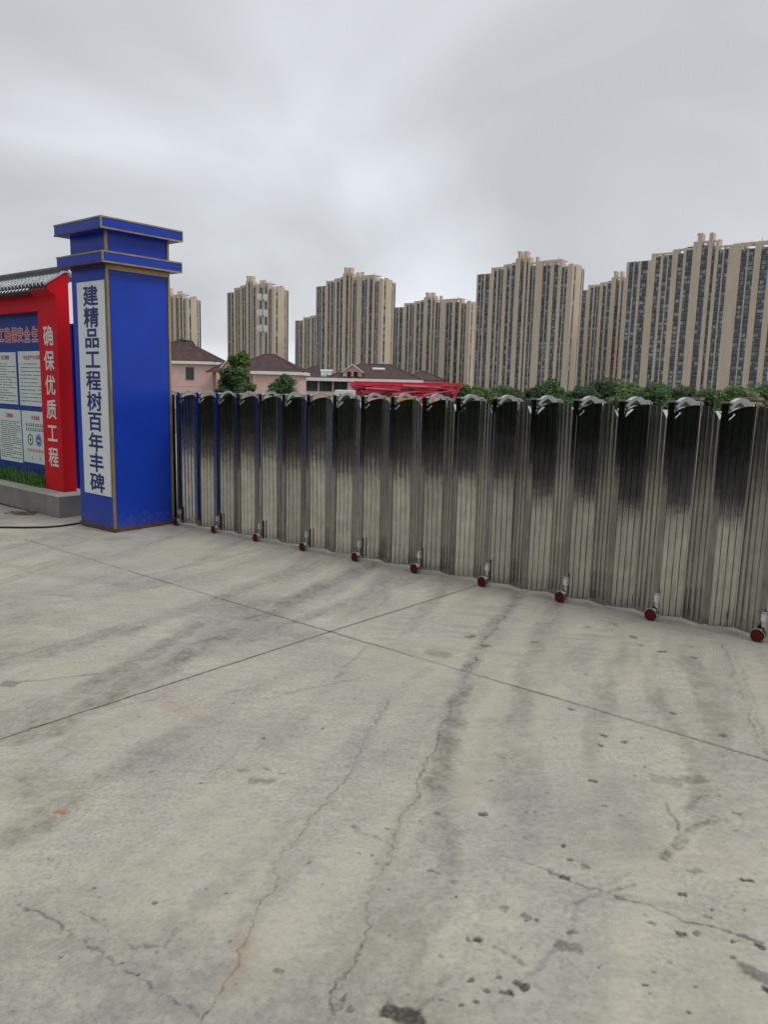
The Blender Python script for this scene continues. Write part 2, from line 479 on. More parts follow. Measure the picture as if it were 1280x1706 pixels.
    for pts, wd, st in (
        ([(800, 1330), (815, 1200), (850, 1090), (900, 1010)], .07, .75),
        ([(915, 1160), (920, 1090), (960, 1030)], .07, .6),
        ([(600, 1480), (690, 1350), (730, 1240)], .10, .3),
        ([(560, 935), (420, 940), (300, 905)], .16, .6),
        ([(220, 1525), (260, 1510)], .07, .6),
        ([(180, 1465), (130, 1468)], .03, .55),
        ([(1180, 1650), (1240, 1690)], .08, .4)):
        d = seg_dist(x + wx * .12, y + wy * .12, gpts(pts))
        dust = np.maximum(dust, sm(d, wd * .4, wd * 1.6) * st * np.clip(mid * 1.6 - .1, 0, 1))
    # ragged darker bands along the foot of the gate, the pillar and the wall
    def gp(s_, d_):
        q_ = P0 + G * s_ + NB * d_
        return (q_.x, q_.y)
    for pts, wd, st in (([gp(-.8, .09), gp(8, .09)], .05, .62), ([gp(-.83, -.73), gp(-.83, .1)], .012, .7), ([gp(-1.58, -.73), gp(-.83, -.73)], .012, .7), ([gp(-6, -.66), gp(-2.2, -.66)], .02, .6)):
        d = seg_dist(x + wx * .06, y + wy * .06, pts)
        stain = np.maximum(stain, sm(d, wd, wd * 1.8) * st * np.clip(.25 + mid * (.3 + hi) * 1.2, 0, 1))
    # loose blotchy dirt
    stain = np.maximum(stain, np.clip((lo - .50) * 2.6, 0, .5) * (.3 + .9 * mid) * (.6 + .5 * spk2))
    dust = np.maximum(dust, np.clip((fbm(x, y, 1.7, 141, 4) - .52) * 3, 0, .5) * (.4 + .8 * hi))
    left = np.clip((-x - .2) / 2.0, 0, 1)
    stain = np.maximum(stain, .22 * left * mid)
    # oil and water spots: (px, py, radius m, elongation px, strength)
    spots = [(682, 1695, .030, 14, .95), (648, 1683, .018, 6, .9), (795, 1565, .011, 8, .95), (780, 1565, .007, 0, .8), (942, 1461, .012, 6, .95),
             (940, 1408, .009, 2, .9), (870, 1640, .013, 8, .95), (845, 1653, .010, 16, .95), (812, 1649, .006, 4, .8), (722, 1451, .010, 12, .6),
             (842, 1511, .012, 10, .5), (878, 1526, .011, 8, .55), (948, 1577, .020, 42, .5), (955, 1552, .009, 16, .55), (1136, 1489, .010, 8, .85),
             (1241, 1465, .008, 4, .9), (1252, 1466, .008, 3, .9), (1134, 1555, .011, 4, .85), (1162, 1555, .010, 4, .7), (1180, 1527, .009, 6, .6),
             (1267, 1575, .011, 4, .9), (1263, 1620, .028, 24, .6), (1275, 1644, .014, 4, .9), (1085, 1536, .009, 3, .7), (805, 1355, .011, 8, .85),
             (728, 1355, .010, 8, .5), (987, 1300, .011, 8, .85), (1155, 1297, .030, 20, .42), (1229, 1355, .010, 8, .7), (1107, 1298, .035, 22, .3),
             (1160, 1450, .017, 10, .4), (757, 1467, .012, 8, .4), (1005, 1225, .012, 8, .8), (1000, 1241, .010, 6, .75), (1040, 1235, .011, 6, .75),
             (1123, 1188, .012, 6, .65), (953, 1181, .012, 6, .7), (1055, 1061, .016, 6, .75), (1070, 1075, .012, 4, .6), (1103, 1085, .013, 12, .8),
             (783, 1060, .020, 8, .7), (808, 1076, .016, 14, .85), (1155, 1095, .014, 6, .6), (1150, 1077, .014, 6, .6), (1204, 1225, .012, 6, .8),
             (435, 1300, .022, 30, .42), (405, 1283, .012, 14, .4), (446, 1281, .007, 10, .6), (470, 1288, .007, 10, .5), (725, 1088, .06, 16, .32),
             (20, 1138, .04, 10, .5), (785, 1632, .007, 2, .8), (1222, 1595, .006, 3, .7), (832, 1628, .006, 2, .8), (795, 1668, .006, 4, .7),
             (230, 1623, .004, 0, .9), (645, 1380, .004, 4, .8), (598, 1421, .004, 2, .8), (950, 1432, .007, 2, .8), (974, 1443, .014, 4, .55),
             (466, 1616, .010, 2, .6), (585, 1680, .008, 4, .55), (980, 1045, .014, 6, .55), (890, 1070, .016, 8, .5), (1025, 1040, .014, 8, .5)]
    rs = np.random.RandomState(4)
    for _ in range(150):
        px = rs.uniform(20, 1270); py = rs.uniform(1000, 1700)
        if px < 500 and rs.rand() < .5: continue
        spots.append((px, py, rs.uniform(.002, .0055), rs.uniform(0, 5), rs.uniform(.35, .9)))
    for px, py, rad, el, st in spots:
        sl = ((int(px) * 7 + int(py) * 3) % 13 - 4) / 9.0
        el = el * .38; rad = rad * 1.12
        g = gpts([(px - el, py - el * sl * .5), (px + el + .1, py + el * sl * .5)])
        c = np.array(g).mean(0); ext = rad * 3 + np.hypot(g[0][0] - g[1][0], g[0][1] - g[1][1])
        k = np.where((np.abs(x - c[0]) < ext + .05) & (np.abs(y - c[1]) < ext + .05))[0]
        if not len(k): continue
        n1 = fbm(x[k], y[k], .8 / rad, int(px) % 97, 4) - .5
        d = seg_dist(x[k], y[k], g) + n1 * rad * 2.2
        v = sm(d, rad * .62, rad * .6 + .0012) * st * (.6 + .75 * grain[k])
        crack[k] = np.maximum(crack[k], v)
    # rust spot
    g = gpts([(92, 1352), (101, 1354)])
    d = seg_dist(x + wx * .05, y + wy * .05, g)
    rust = sm(d, .006, .014) * np.clip(hi * 2 - .3, 0, 1)
    g = gpts([(285, 1165), (310, 1190), (335, 1197)])
    rust = np.maximum(rust, sm(seg_dist(x + wx * .1, y + wy * .1, g), .02, .05) * .14)
    g = gpts([(375, 1640), (400, 1600), (395, 1570)])
    rust = np.maximum(rust, sm(seg_dist(x + wx * .1, y + wy * .1, g), .01, .04) * .16)
    return np.stack([np.clip(stain, 0, 1), np.clip(crack, 0, 1), np.clip(dust, 0, 1), np.clip(rust, 0, 1)], 1), (lo, mid)

nx, ny = len(X), len(Y)
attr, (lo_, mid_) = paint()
gz = KS * gx.ravel()
gz = gz - 0.004 * attr[:, 1] * 0.6            # the joints and cracks are real grooves
co = np.stack([gx.ravel(), gy.ravel(), gz], 1).astype(np.float32)
idx = np.arange(nx * ny).reshape(ny, nx)
quads = np.stack([idx[:-1, :-1], idx[:-1, 1:], idx[1:, 1:], idx[1:, :-1]], -1).reshape(-1, 4)
me = bpy.data.meshes.new('concrete_yard')
me.vertices.add(len(co)); me.vertices.foreach_set('co', co.ravel())
me.loops.add(quads.size); me.loops.foreach_set('vertex_index', quads.ravel().astype(np.int32))
me.polygons.add(len(quads)); me.polygons.foreach_set('loop_start', (np.arange(len(quads)) * 4).astype(np.int32))
me.update(calc_edges=True)
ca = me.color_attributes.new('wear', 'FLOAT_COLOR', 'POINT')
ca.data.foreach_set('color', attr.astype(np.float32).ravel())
yard = bpy.data.objects.new('concrete_yard', me); COL.objects.link(yard)
tag(yard, kind='structure')

def concrete_mat():
    m = bpy.data.materials.new('worn_concrete'); m.use_nodes = True
    t = m.node_tree; p = t.nodes['Principled BSDF']
    a = N(t, 'ShaderNodeAttribute', attribute_name='wear')
    sp = N(t, 'ShaderNodeSeparateColor'); t.links.new(a.outputs['Color'], sp.inputs[0])
    g = N(t, 'ShaderNodeNewGeometry')
    def noise(scale, det, rough=.6, st=(1, 1, 1), rot=0):
        mp_ = N(t, 'ShaderNodeMapping'); mp_.inputs['Scale'].default_value = st; mp_.inputs['Rotation'].default_value = (0, 0, rot)
        t.links.new(g.outputs['Position'], mp_.inputs['Vector'])
        n = N(t, 'ShaderNodeTexNoise'); n.inputs['Scale'].default_value = scale; n.inputs['Detail'].default_value = det; n.inputs['Roughness'].default_value = rough
        t.links.new(mp_.outputs[0], n.inputs['Vector']); return n
    n1 = noise(1.3, 8, .62); n2 = noise(55, 6, .7); n3 = noise(7, 5, .6, (1, 3.2, 1), R(-12))
    def ramp(src, stops):
        r = N(t, 'ShaderNodeValToRGB')
        e = r.color_ramp.elements
        e[0].position, e[0].color = stops[0][0], (*stops[0][1], 1)
        e[1].position, e[1].color = stops[-1][0], (*stops[-1][1], 1)
        for pos, c in stops[1:-1]:
            q = e.new(pos); q.color = (*c, 1)
        t.links.new(src, r.inputs[0]); return r.outputs[0]
    def mix(fac, c1, c2, blend='MIX', const=None):
        x_ = N(t, 'ShaderNodeMix', data_type='RGBA', blend_type=blend)
        if isinstance(fac, float): x_.inputs['Factor'].default_value = fac
        else: t.links.new(fac, x_.inputs['Factor'])
        for s_, c in ((6, c1), (7, c2)):
            if isinstance(c, tuple): x_.inputs[s_].default_value = (*c, 1)
            else: t.links.new(c, x_.inputs[s_])
        return x_.outputs[2]
    base = ramp(n1.outputs['Fac'], [(.28, (.385, .375, .342)), (.5, (.462, .442, .380)), (.72, (.55, .52, .428))])
    c2 = ramp(n2.outputs['Fac'], [(.25, (.60, .60, .60)), (.5, (1, 1, 1)), (.78, (1.24, 1.24, 1.22))])
    base = mix(1.0, base, c2, 'MULTIPLY')
    c3 = ramp(n3.outputs['Fac'], [(.3, (.88, .88, .90)), (.7, (1.08, 1.08, 1.06))])
    base = mix(1.0, base, c3, 'MULTIPLY')
    def scaled(sock, k):
        mm = N(t, 'ShaderNodeMath', operation='MULTIPLY'); mm.inputs[1].default_value = k; mm.use_clamp = True
        t.links.new(sock, mm.inputs[0]); return mm.outputs[0]
    base = mix(scaled(sp.outputs['Blue'], .85), base, (.585, .54, .42))
    n4 = noise(.9, 3, .5)
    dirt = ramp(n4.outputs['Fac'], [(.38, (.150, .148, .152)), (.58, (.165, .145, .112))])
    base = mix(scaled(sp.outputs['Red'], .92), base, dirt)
    base = mix(scaled(sp.outputs['Green'], .96), base, (.055, .048, .040))
    base = mix(a.outputs['Alpha'], base, (.42, .16, .04))
    t.links.new(base, p.inputs['Base Color'])
    p.inputs['Roughness'].default_value = .72
    p.inputs['Specular IOR Level'].default_value = .35
    b = N(t, 'ShaderNodeBump'); b.inputs['Strength'].default_value = .35; b.inputs['Distance'].default_value = .004
    t.links.new(n2.outputs['Fac'], b.inputs['Height']); t.links.new(b.outputs[0], p.inputs['Normal'])
    return m
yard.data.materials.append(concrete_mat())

M['asphalt'] = mat('asphalt', (0.030, 0.030, 0.033), 0.9, var=0.3, vscale=1.5, spec=0.2)
M['soil'] = mat('site_soil', (0.14, 0.12, 0.085), 0.9, var=0.4, vscale=0.05, col2=(0.10, 0.13, 0.05))
mb = MB()
_r = random.Random(8)
edge = []
_x, _w = -40.0, 0.0
while _x < 36:
    _w = _w * .8 + _r.gauss(0, .10)
    edge.append((_x, .25 + _w)); _x += .18 if abs(_x) < 9 else 1.2
edge.append((36, .2))
for (xa, ya), (xb, yb) in zip(edge[:-1], edge[1:]):
    mb.quad((xa, -16, KS * xa + .004), (xb, -16, KS * xb + .004), (xb, yb, KS * xb + .004), (xa, ya, KS * xa + .004))
# unseen asphalt strip added at the far left to darken the gate's reflections
_pts = []
_w = 0
for k in range(70):
    _w = _w * .8 + _r.gauss(0, .10)
    _pts.append((-9.8 + _w, -1 + k * .2))
for (xa, ya), (xb, yb) in zip(_pts[:-1], _pts[1:]):
    mb.quad((-40, ya, KS * -40 + .0085), (xa, ya, KS * xa + .0085), (xb, yb, KS * xb + .0085), (-40, yb, KS * -40 + .0085))
tag(mb.build('road_and_dark_strip', M['asphalt']), kind='structure')
mb = MB(); mb.quad((-4000, -4000, -2.6), (4000, -4000, -2.6), (4000, 7000, -2.6), (-4000, 7000, -2.6))
tag(mb.build('site_ground', M['soil']), kind='structure')
mb = MB()   # bank from the yard's edge down to the lower site ground
mb.quad((-40, 23, KS * -40 - .02), (36, 23, KS * 36 - .02), (36, 30, -2.59), (-40, 30, -2.59))
mb.quad((-40, -14, -.9), (-40, 23, -.9), (-46, 23, -2.59), (-46, -14, -2.59))
mb.quad((36, -14, .65), (36, 23, .65), (44, 23, -2.59), (44, -14, -2.59))
tag(mb.build('earth_bank', M['soil']), kind='structure')

# ------------------------------------------------------------------ gate frame
RZ = math.atan2(G.y, G.x)
def gpt(s, d, z=0):
    return P0 + G * s + NB * d + Vector((0, 0, z))
def gh(s, d):
    return KS * (P0.x + G.x * s + NB.x * d)

# ---- letters
def text_mesh(body, size, mat_, extrude=.0015, offset=0.0):
    cu = bpy.data.curves.new('lettering', 'FONT')
    cu.body = body; cu.size = size; cu.extrude = extrude; cu.offset = offset
    cu.align_x = 'CENTER'; cu.align_y = 'CENTER'; cu.resolution_u = 3
    ob = bpy.data.objects.new('lettering', cu); COL.objects.link(ob)
    dg = bpy.context.evaluated_depsgraph_get(); dg.update()
    me_ = bpy.data.meshes.new_from_object(ob.evaluated_get(dg))
    bpy.data.objects.remove(ob); bpy.data.curves.remove(cu)
    me_.materials.clear(); me_.materials.append(mat_)
    return me_
def letters(name, items, mat_, parent, sx=1.0, offset=0.0, ext=.0015):
    """items: (char, x, y, z, size): upright, facing local -Y; one mesh; each glyph is centred on its own bounds"""
    vs, fs = [], []
    for ch, x, y, z, size in items:
        me_ = text_mesh(ch, size, mat_, 0.0, 0.0)
        if not len(me_.vertices): continue
        c = np.array([v.co[:] for v in me_.vertices])
        mid = (c.max(0) + c.min(0)) / 2
        o_ = offset * size
        shifts = [(0, 0)] if o_ == 0 else [(0, 0)] + [(o_ * math.cos(k * math.pi / 4), o_ * math.sin(k * math.pi / 4)) for k in range(8)]
        for k_, (ox, oz) in enumerate(shifts):       # bold weight: stacked vinyl layers 0.1 mm apart
            i = len(vs)
            for q in c:
                vs.append((x + (q[0] - mid[0] + ox) * sx, y - k_ * .0001, z + (q[1] - mid[1] + oz)))
            for pl in me_.polygons: fs.append(tuple(i + k for k in pl.vertices))
        bpy.data.meshes.remove(me_)
    o = bpy.data.meshes.new(name); o.from_pydata(vs, [], fs); o.materials.append(mat_)
    return link_mesh(name, o, parent)

# ------------------------------------------------------------------ blue pillar
def build_pillar():
    s0, s1, d0, d1 = -1.577, -.826, -.722, .062
    root = empty('gate_pillar', gpt(s0, d0, -.060), RZ)
    W_, D_ = s1 - s0, d1 - d0
    tag(root, 'tall square blue gate pillar with gold trim and a white vertical slogan banner', 'gate pillar')
    H1 = 2.89
    MB().box(.012, W_ - .012, .012, D_ - .012, .045, H1).build('shaft', M['blue'], root)
    MB().box(0, W_, 0, D_, 0, .045).build('base_rail', M['rust_trim'], root, bevel=.003)
    def trim(x0, x1, y0, y1, z0, z1, m='gold'):
        MB().box(x0, x1, y0, y1, z0, z1).build('trim', M[m], root, bevel=.002)
    t = .027
    trim(W_ - t, W_, -.001, t * .9, .045, H1 - .001)          # front corner
    trim(W_ - t, W_, D_ - t, D_ + .001, .045, H1 - .001)      # far corner
    trim(W_ - .010, W_ + .001, t * .9, D_ - t, H1 - .055, H1 - .001)   # rail under the cap, right face
    trim(t * .6, W_ - t, -.001, .01, H1 - .03, H1 - .001, 'rust_trim')
    def cap(name, z0, z1, o):
        c = MB().box(-o, W_ + o, -o, D_ + o, z0, z1).build(name, M['blue'], root)
        b = .013
        for zz in (z0, z1):
            za, zb = (zz - .003, zz + b) if zz == z0 else (zz - b, zz + .003)
            MB().box(W_ + o - .004, W_ + o + .006, -o - .006, D_ + o + .006, za, zb).build('edge_trim', M['gold'], c)
            MB().box(-o - .006, W_ + o - .004, -o - .006, -o + .004, za, zb).build('edge_trim', M['rust_trim' if zz == z0 else 'gold'], c)
        MB().box(W_ + o - .006, W_ + o + .008, -o - .008, -o + .006, z0 + b, z1 - b).build('edge_trim', M['gold'], c)
        MB().box(W_ + o - .006, W_ + o + .007, D_ + o - .006, D_ + o + .007, z0 + b, z1 - b).build('edge_trim', M['gold'], c)
        return c
    cap('lower_cap', H1, 3.003, .095)
    MB().box(.012, W_ - .012, .012, D_ - .012, 3.003, 3.225).build('neck', M['blue'], root)
    trim(W_ - t, W_, -.001, t * .9, 3.006, 3.222)
    trim(W_ - t, W_, D_ - t, D_ + .001, 3.006, 3.222)
    cap('upper_cap', 3.225, 3.342, .105)
    bn = MB().box(.140, .700, -.002, .010, .40, 2.728).build('banner', M['white_vinyl'], root)
    chars = '建精品工程树百年丰碑'
    n = len(chars)
    items = [(c, .420, -.0030, 2.578 - k * (2.578 - .535) / (n - 1), .225) for k, c in enumerate(chars)]
    letters('lettering', items, M['blue_ink'], bn, sx=1.40, offset=.026)
    for fx in (.05, .6): MB().tube([(fx, -.004, .06), (fx, .01, .06)], .006, 8).build('bolt', M['chrome'], root)
build_pillar()

# ------------------------------------------------------------------ sign wall
def build_wall():
    root = empty('notice_wall', gpt(-2.505, -.414, 0), RZ)   # local x to the right end, y back
    root.location.z = -.081
    tag(root, 'red framed notice wall with grey tiled coping, blue board and white posters', 'notice wall')
    L = -3.2
    T = .17
    zp = .27
    pl = MB().box(L, .31, -.235, T + .14, 0, zp - .012).build('plinth', M['plinth'], root, bevel=.008)
    MB().box(L, .313, -.238, T + .14, zp - .012, zp).build('plinth_cap', M['plinth_top'], root, bevel=.004)
    zt = 2.80
    # column: front face width .45
    colm = MB().prism([(0, zp), (T, zp), (T, 2.80), (T, 2.955), (.16, 2.975), (.12, 2.975), (-.10, 2.83), (-.10, 2.765), (0, 2.70)], 'x', -.47, 0).build('column', M['red'], root)
    items = [(c, -.225, -.0028, z, .262) for c, z in zip('确保优质工程', [2.215 - k * .3045 + .01 for k in range(6)])]
    letters('lettering', items, M['white_ink'], colm, sx=1.0, offset=.020)
    MB().box(L, -.47, .02, T, 2.54, 2.78).build('top_beam', M['red'], root)
    MB().box(L, -.47, .02, T, zp, .285).build('bottom_rail', M['board'], root)
    bd = MB().box(L, -.47, .115, T - .01, .285, 2.54).build('board', M['board'], root)
    # header lettering: red with white outline
    hdr = [(c, x, .112, 2.265, .205) for c, x in (('工', -1.765), ('确', -1.575), ('保', -1.385), ('安', -1.20), ('全', -1.01), ('生', -.80))]
    letters('letter_outline', hdr, M['white_ink'], bd, sx=.86, offset=.06, ext=.0012)
    letters('lettering', [(c, x, y - .002, z, s) for c, x, y, z, s in hdr], M['red_ink'], bd, sx=.86, offset=.016, ext=.0012)
    rnd = random.Random(3)
    def notice(x0, x1, z0, z1, title, rows, tz):
        p = MB().box(x0, x1, .108, .118, z0, z1).build('notice', M['paper'], bd)
        n = len(title); cx = (x0 + x1) / 2
        st = .06
        letters('title', [(c, cx + (k - (n - 1) / 2) * st, .1068, tz, .062) for k, c in enumerate(title)], M['red_ink'], p, offset=.02, ext=.0008)
        q = MB()
        for z in rows:
            x = x0 + .03 + rnd.choice((0, 0, .03)); e = x1 - .03 - rnd.choice((0, 0, 0, .12, .25))
            while x < e:
                wd = rnd.uniform(.010, .016)
                if rnd.random() < .9:
                    q.box(x, x + wd, .1064, .1078, z - rnd.uniform(.004, .007), z + rnd.uniform(.003, .006))
                x += wd + .004
        if rows: q.build('small_print', M['dark_ink'], p)
        return p
    z_ = lambda v: v + .081
    notice(-1.98, -1.365, z_(1.25), z_(1.955), '保卫制度', [z_(1.80) - k * .036 for k in range(15)], z_(1.885))
    notice(-1.295, -.50, z_(1.245), z_(1.965), '安全生产六大纪律', [z_(1.80) - k * .049 for k in range(11)], z_(1.885))
    notice(-1.98, -1.305, z_(.45), z_(1.175), '工程概况', [z_(1.01) - k * .028 for k in range(19)], z_(1.09))
    p = notice(-1.27, -.50, z_(.475), z_(1.175), '安全标志', [], z_(1.09))
    q = MB()
    for zz, h in ((z_(.99), .022), (z_(.93), .022)):
        x = -1.17
        while x < -.56:
            wd = rnd.uniform(.03, .042)
            q.box(x, x + wd, .1064, .1078, zz - h * rnd.uniform(.6, 1), zz - h * .2)
            q.box(x + wd * .3, x + wd * .55, .1062, .1076, zz - h, zz + h)
            q.box(x + wd * .05, x + wd * .95, .1063, .1077, zz + h * .3, zz + h * rnd.uniform(.6, 1))
            x += wd + .016
    q.build('heading_print', M['dark_ink'], p)
    q = MB()
    x = -1.15
    while x < -.58:
        q.box(x, x + .03, .1064, .1078, z_(.635), z_(.645)); q.box(x + .008, x + .016, .1062, .1076, z_(.625), z_(.668)); q.box(x + .002, x + .028, .1063, .1077, z_(.655), z_(.662))
        x += .046
    q.build('red_print', M['red_ink'], p)
    for cx_, mk in ((-1.055, 'emb_green'), (-.825, 'emb_blue')):
        q = MB(); n = 40; r0, r1 = .056, .082
        if mk == 'emb_green':
            for k in range(n):
                a, b = 2 * math.pi * k / n, 2 * math.pi * (k + 1) / n
                ro = r1 if k % 4 < 2 else r1 * .88
                q.prism([(cx_ + r0 * math.cos(a), z_(.79) + r0 * math.sin(a)), (cx_ + ro * math.cos(a), z_(.79) + ro * math.sin(a)), (cx_ + ro * math.cos(b), z_(.79) + ro * math.sin(b)), (cx_ + r0 * math.cos(b), z_(.79) + r0 * math.sin(b))], 'y', .1062, .1078)
            q.box(cx_ - .009, cx_ + .009, .1062, .1078, z_(.755), z_(.825)); q.box(cx_ - .030, cx_ + .030, .1060, .1076, z_(.781), z_(.799))
            q.build('emblem', M[mk], p)
        else:
            q.prism([(cx_ + r1 * math.cos(2 * math.pi * k / n), z_(.79) + r1 * math.sin(2 * math.pi * k / n)) for k in range(n)], 'y', .1062, .1078)
            e = q.build('emblem', M[mk], p)
            q = MB()
            for k in range(n):
                a, b = 2 * math.pi * k / n, 2 * math.pi * (k + 1) / n
                q.prism([(cx_ + .064 * math.cos(a), z_(.79) + .064 * math.sin(a)), (cx_ + .07 * math.cos(a), z_(.79) + .07 * math.sin(a)), (cx_ + .07 * math.cos(b), z_(.79) + .07 * math.sin(b)), (cx_ + .064 * math.cos(b), z_(.79) + .064 * math.sin(b))], 'y', .1052, .1062)
            q.prism([(cx_ - .05, z_(.765)), (cx_ - .015, z_(.81)), (cx_ + .005, z_(.785)), (cx_ + .022, z_(.802)), (cx_ + .05, z_(.765)), (cx_ + .02, z_(.782)), (cx_ + .003, z_(.767)), (cx_ - .016, z_(.788))], 'y', .1052, .1062)
            q.build('emblem_mark', M['white_ink'], e)
    letters('signature', [('负', -1.03, .1066, z_(.545), .05), ('责', -.80, .1066, z_(.545), .05)], M['dark_ink'], p, ext=.0008)
    # tiled coping: pan tiles running from ridge to eave
    ridge_y, ridge_z, eave_y, eave_z = .15, 2.985, -.13, 2.80
    q = MB()
    prof = []
    n = int((-.03 - L) / .095)
    xs = []
    for k in range(n * 6 + 1):
        xs.append(-.012 - k * .095 / 6)
    rows = 5
    for (ya, za, sgn) in ((eave_y, eave_z, 1), (.29, 2.885, -1)):
        for r_ in range(rows):
            t0, t1 = r_ / rows, (r_ + 1) / rows
            pa = []
            for k, x in enumerate(xs):
                h = abs(math.sin(math.pi * (k / 6.0))) * .028
                for t, dz in ((t0, .012), (t1 + .03 if r_ < rows - 1 else t1, 0)):
                    pa.append((x, ya + (ridge_y - ya) * t, za + (ridge_z - za) * t + h + dz))
            i = len(q.v); q.v += pa
            for k in range(len(xs) - 1):
                q.f.append((i + 2 * k, i + 2 * k + 1, i + 2 * k + 3, i + 2 * k + 2))
    q.f.append  # (tiles done)
    rf = q.build('roof', M['tile'], root)
    so = rf.modifiers.new('thick', 'SOLIDIFY'); so.thickness = .012; so.offset = -1
    q = MB()
    for k in range(n):
        x = -.012 - (k + .5) * .095
        q.tube([(x, eave_y - .010, eave_z + .022), (x, eave_y + .004, eave_z + .024)], .027, 12)
        q.prism([(x - .045 + .0475 - .03, eave_z - .03), (x + .0475 + .0, eave_z - .045), (x + .0475 + .03, eave_z + .0)], 'y', eave_y - .006, eave_y)
    q.build('drip_tile', M['tile_dark'], rf)
    MB().box(L, -.47, eave_y + .03, .02, 2.745, 2.775).build('eave_board', M['tile_dark'], root)
    q = MB(); q.tube([(L, ridge_y, 3.035), (-.02, ridge_y, 3.035)], .042, 12); q.box(L, -.02, ridge_y - .045, ridge_y + .045, 2.985, 3.028)
    q.build('ridge_cap', M['tile_dark'], root)
    MB().sweep([(0.006, -.13, 2.835), (0.006, .11, 2.995), (.006, .17, 3.0), (.006, .29, 2.915)], (1, 0, 0), .03, .022).build('verge', M['tile'], root)
build_wall()

# grass strip on the plinth
def build_grass():
    rnd = random.Random(12)
    q = MB()
    for _ in range(2600):
        x = rnd.uniform(-3.1, -.48); y = rnd.uniform(-.02, .10); h = rnd.uniform(.06, .20) * (1 if rnd.random() < .8 else 1.3)
        a = rnd.uniform(0, math.pi); w_ = rnd.uniform(.003, .006); lx = rnd.gauss(0, .035); ly = rnd.gauss(-.01, .02)
        dx, dy = math.cos(a) * w_, math.sin(a) * w_
        q.quad((x - dx, y - dy, .27), (x + dx, y + dy, .27), (x + dx * .7 + lx * .4, y + dy * .7 + ly * .4, .27 + h * .6), (x - dx * .7 + lx * .4, y - dy * .7 + ly * .4, .27 + h * .6))
        q.quad((x - dx * .7 + lx * .4, y - dy * .7 + ly * .4, .27 + h * .6), (x + dx * .7 + lx * .4, y + dy * .7 + ly * .4, .27 + h * .6), (x + lx, y + ly, .27 + h))
    o = q.build('grass', M['grass'])
    o.location = gpt(-2.505, -.414, 0); o.location.z = -.081; o.rotation_euler = (0, 0, RZ)
    tag(o, 'green grass strip along the foot of the notice board', 'grass', kind='stuff')
build_grass()

# blue hoarding between wall and pillar
def build_hoarding():
    root = empty('site_hoarding', gpt(-3.98, .42, -.07), RZ)
    tag(root, 'dark blue sheet metal hoarding in the gap between red wall and blue pillar', 'hoarding')
    q = MB()
    pr = []
    for k in range(7):
        x = k * .12
        pr += [(x, 0), (x + .05, 0), (x + .06, .02), (x + .11, .02)]
    for a, b in zip(pr[:-1], pr[1:]):
        q.quad((a[0], a[1], 0.05), (b[0], b[1], .05), (b[0], b[1], 2.42), (a[0], a[1], 2.42))
    o = q.build('sheet', M['blue'], root); so = o.modifiers.new('thick', 'SOLIDIFY'); so.thickness = .003
    MB().box(0, .84, -.01, .03, 2.42, 2.45).build('top_rail', M['blue'], root)
    for x in (.05, .75): MB().box(x, x + .05, .03, .08, 0, 2.42).build('post', M['blue'], root)
build_hoarding()

# cable and scrap on the ground
cp = [on_ground(*p) for p in ((-60, 882), (0, 880), (40, 880.5), (75, 880), (100, 878), (122, 875), (138, 872))]
q = MB(); q.tube([p + Vector((0, 0, .012)) for p in cp], .011, 8)
tag(q.build('power_cable', M['cable'], smooth=True), 'thick black cable lying on the concrete at the foot of the blue pillar', 'cable')
c0 = on_ground(36, 857)
q = MB(); rnd = random.Random(5)
for k in range(16):
    a = RZ + rnd.gauss(0.35, .25); L = rnd.uniform(.10, .34); ox, oy = rnd.gauss(0, .10), rnd.gauss(0, .035)
    p = c0 + Vector((ox, oy, .008 + .004 * (k % 5)))
    dx, dy = math.cos(a) * L / 2, math.sin(a) * L / 2
    q.tube([p + Vector((-dx, -dy, 0)), p + Vector((dx * .2, dy * .2, .006)), p + Vector((dx, dy, rnd.uniform(0, .02)))], rnd.uniform(.004, .009), 5)
tag(q.build('scrap_heap', M['scrap']), 'small rusty heap of wire and sticks on the ground by the grey plinth', 'scrap')

# ------------------------------------------------------------------ folding gate
PITCHG = .3526
def panel_profile(a, b, strips):
    """plan profile from a to b with narrow V grooves between slightly crowned strips"""
    a, b = Vector((*a, 0)), Vector((*b, 0))
    d = (b - a); L = d.length; d.normalize()
    nrm = Vector((d.y, -d.x, 0))
    if nrm.y > 0: nrm = -nrm           # towards the viewer's side (-y)
    pts = []
    for k in range(strips):
        u0, u1 = k / strips * L, (k + 1) / strips * L
        gw = .0035
        for f, h in ((0, 0), (.25, .0016), (.5, .0022), (.75, .0016), (1, 0)):
            u = u0 + gw + (u1 - u0 - 2 * gw) * f
            pts.append(a + d * u + nrm * h)
        if k < strips - 1:
            pts.append(a + d * u1 - nrm * .006)
    return [(p.x, p.y) for p in pts]
A0, A1, B1 = (.012, .074), (.168, .146), (.3406, .074)
def arch_top(x):
    t = (x - A0[0]) / (B1[0] - A0[0])
    return 1.435 + .088 * math.sqrt(max(0, 1 - (2 * t - 1) ** 2)) ** 1.0
def panel_mesh(name, a, b, strips, mt='steel'):
    pr = panel_profile(a, b, strips)
    q = MB()
    # extra subdivision for a smooth arch
    dense = []
    for p0_, p1_ in zip(pr[:-1], pr[1:]):
        for k in range(2): dense.append((p0_[0] + (p1_[0] - p0_[0]) * k / 2, p0_[1] + (p1_[1] - p0_[1]) * k / 2))
    dense.append(pr[-1])
    zs = [.022, .5, 1.0]
    i = 0
    nrow = 4
    for (x, y) in dense:
        for z in zs: q.v.append((x, y, z))
        q.v.append((x, y, arch_top(x)))
    for k in range(len(dense) - 1):
        for r_ in range(nrow - 1):
            a_ = k * nrow + r_
            q.f.append((a_, a_ + nrow, a_ + nrow + 1, a_ + 1))
    return q.mesh(name, M[mt])
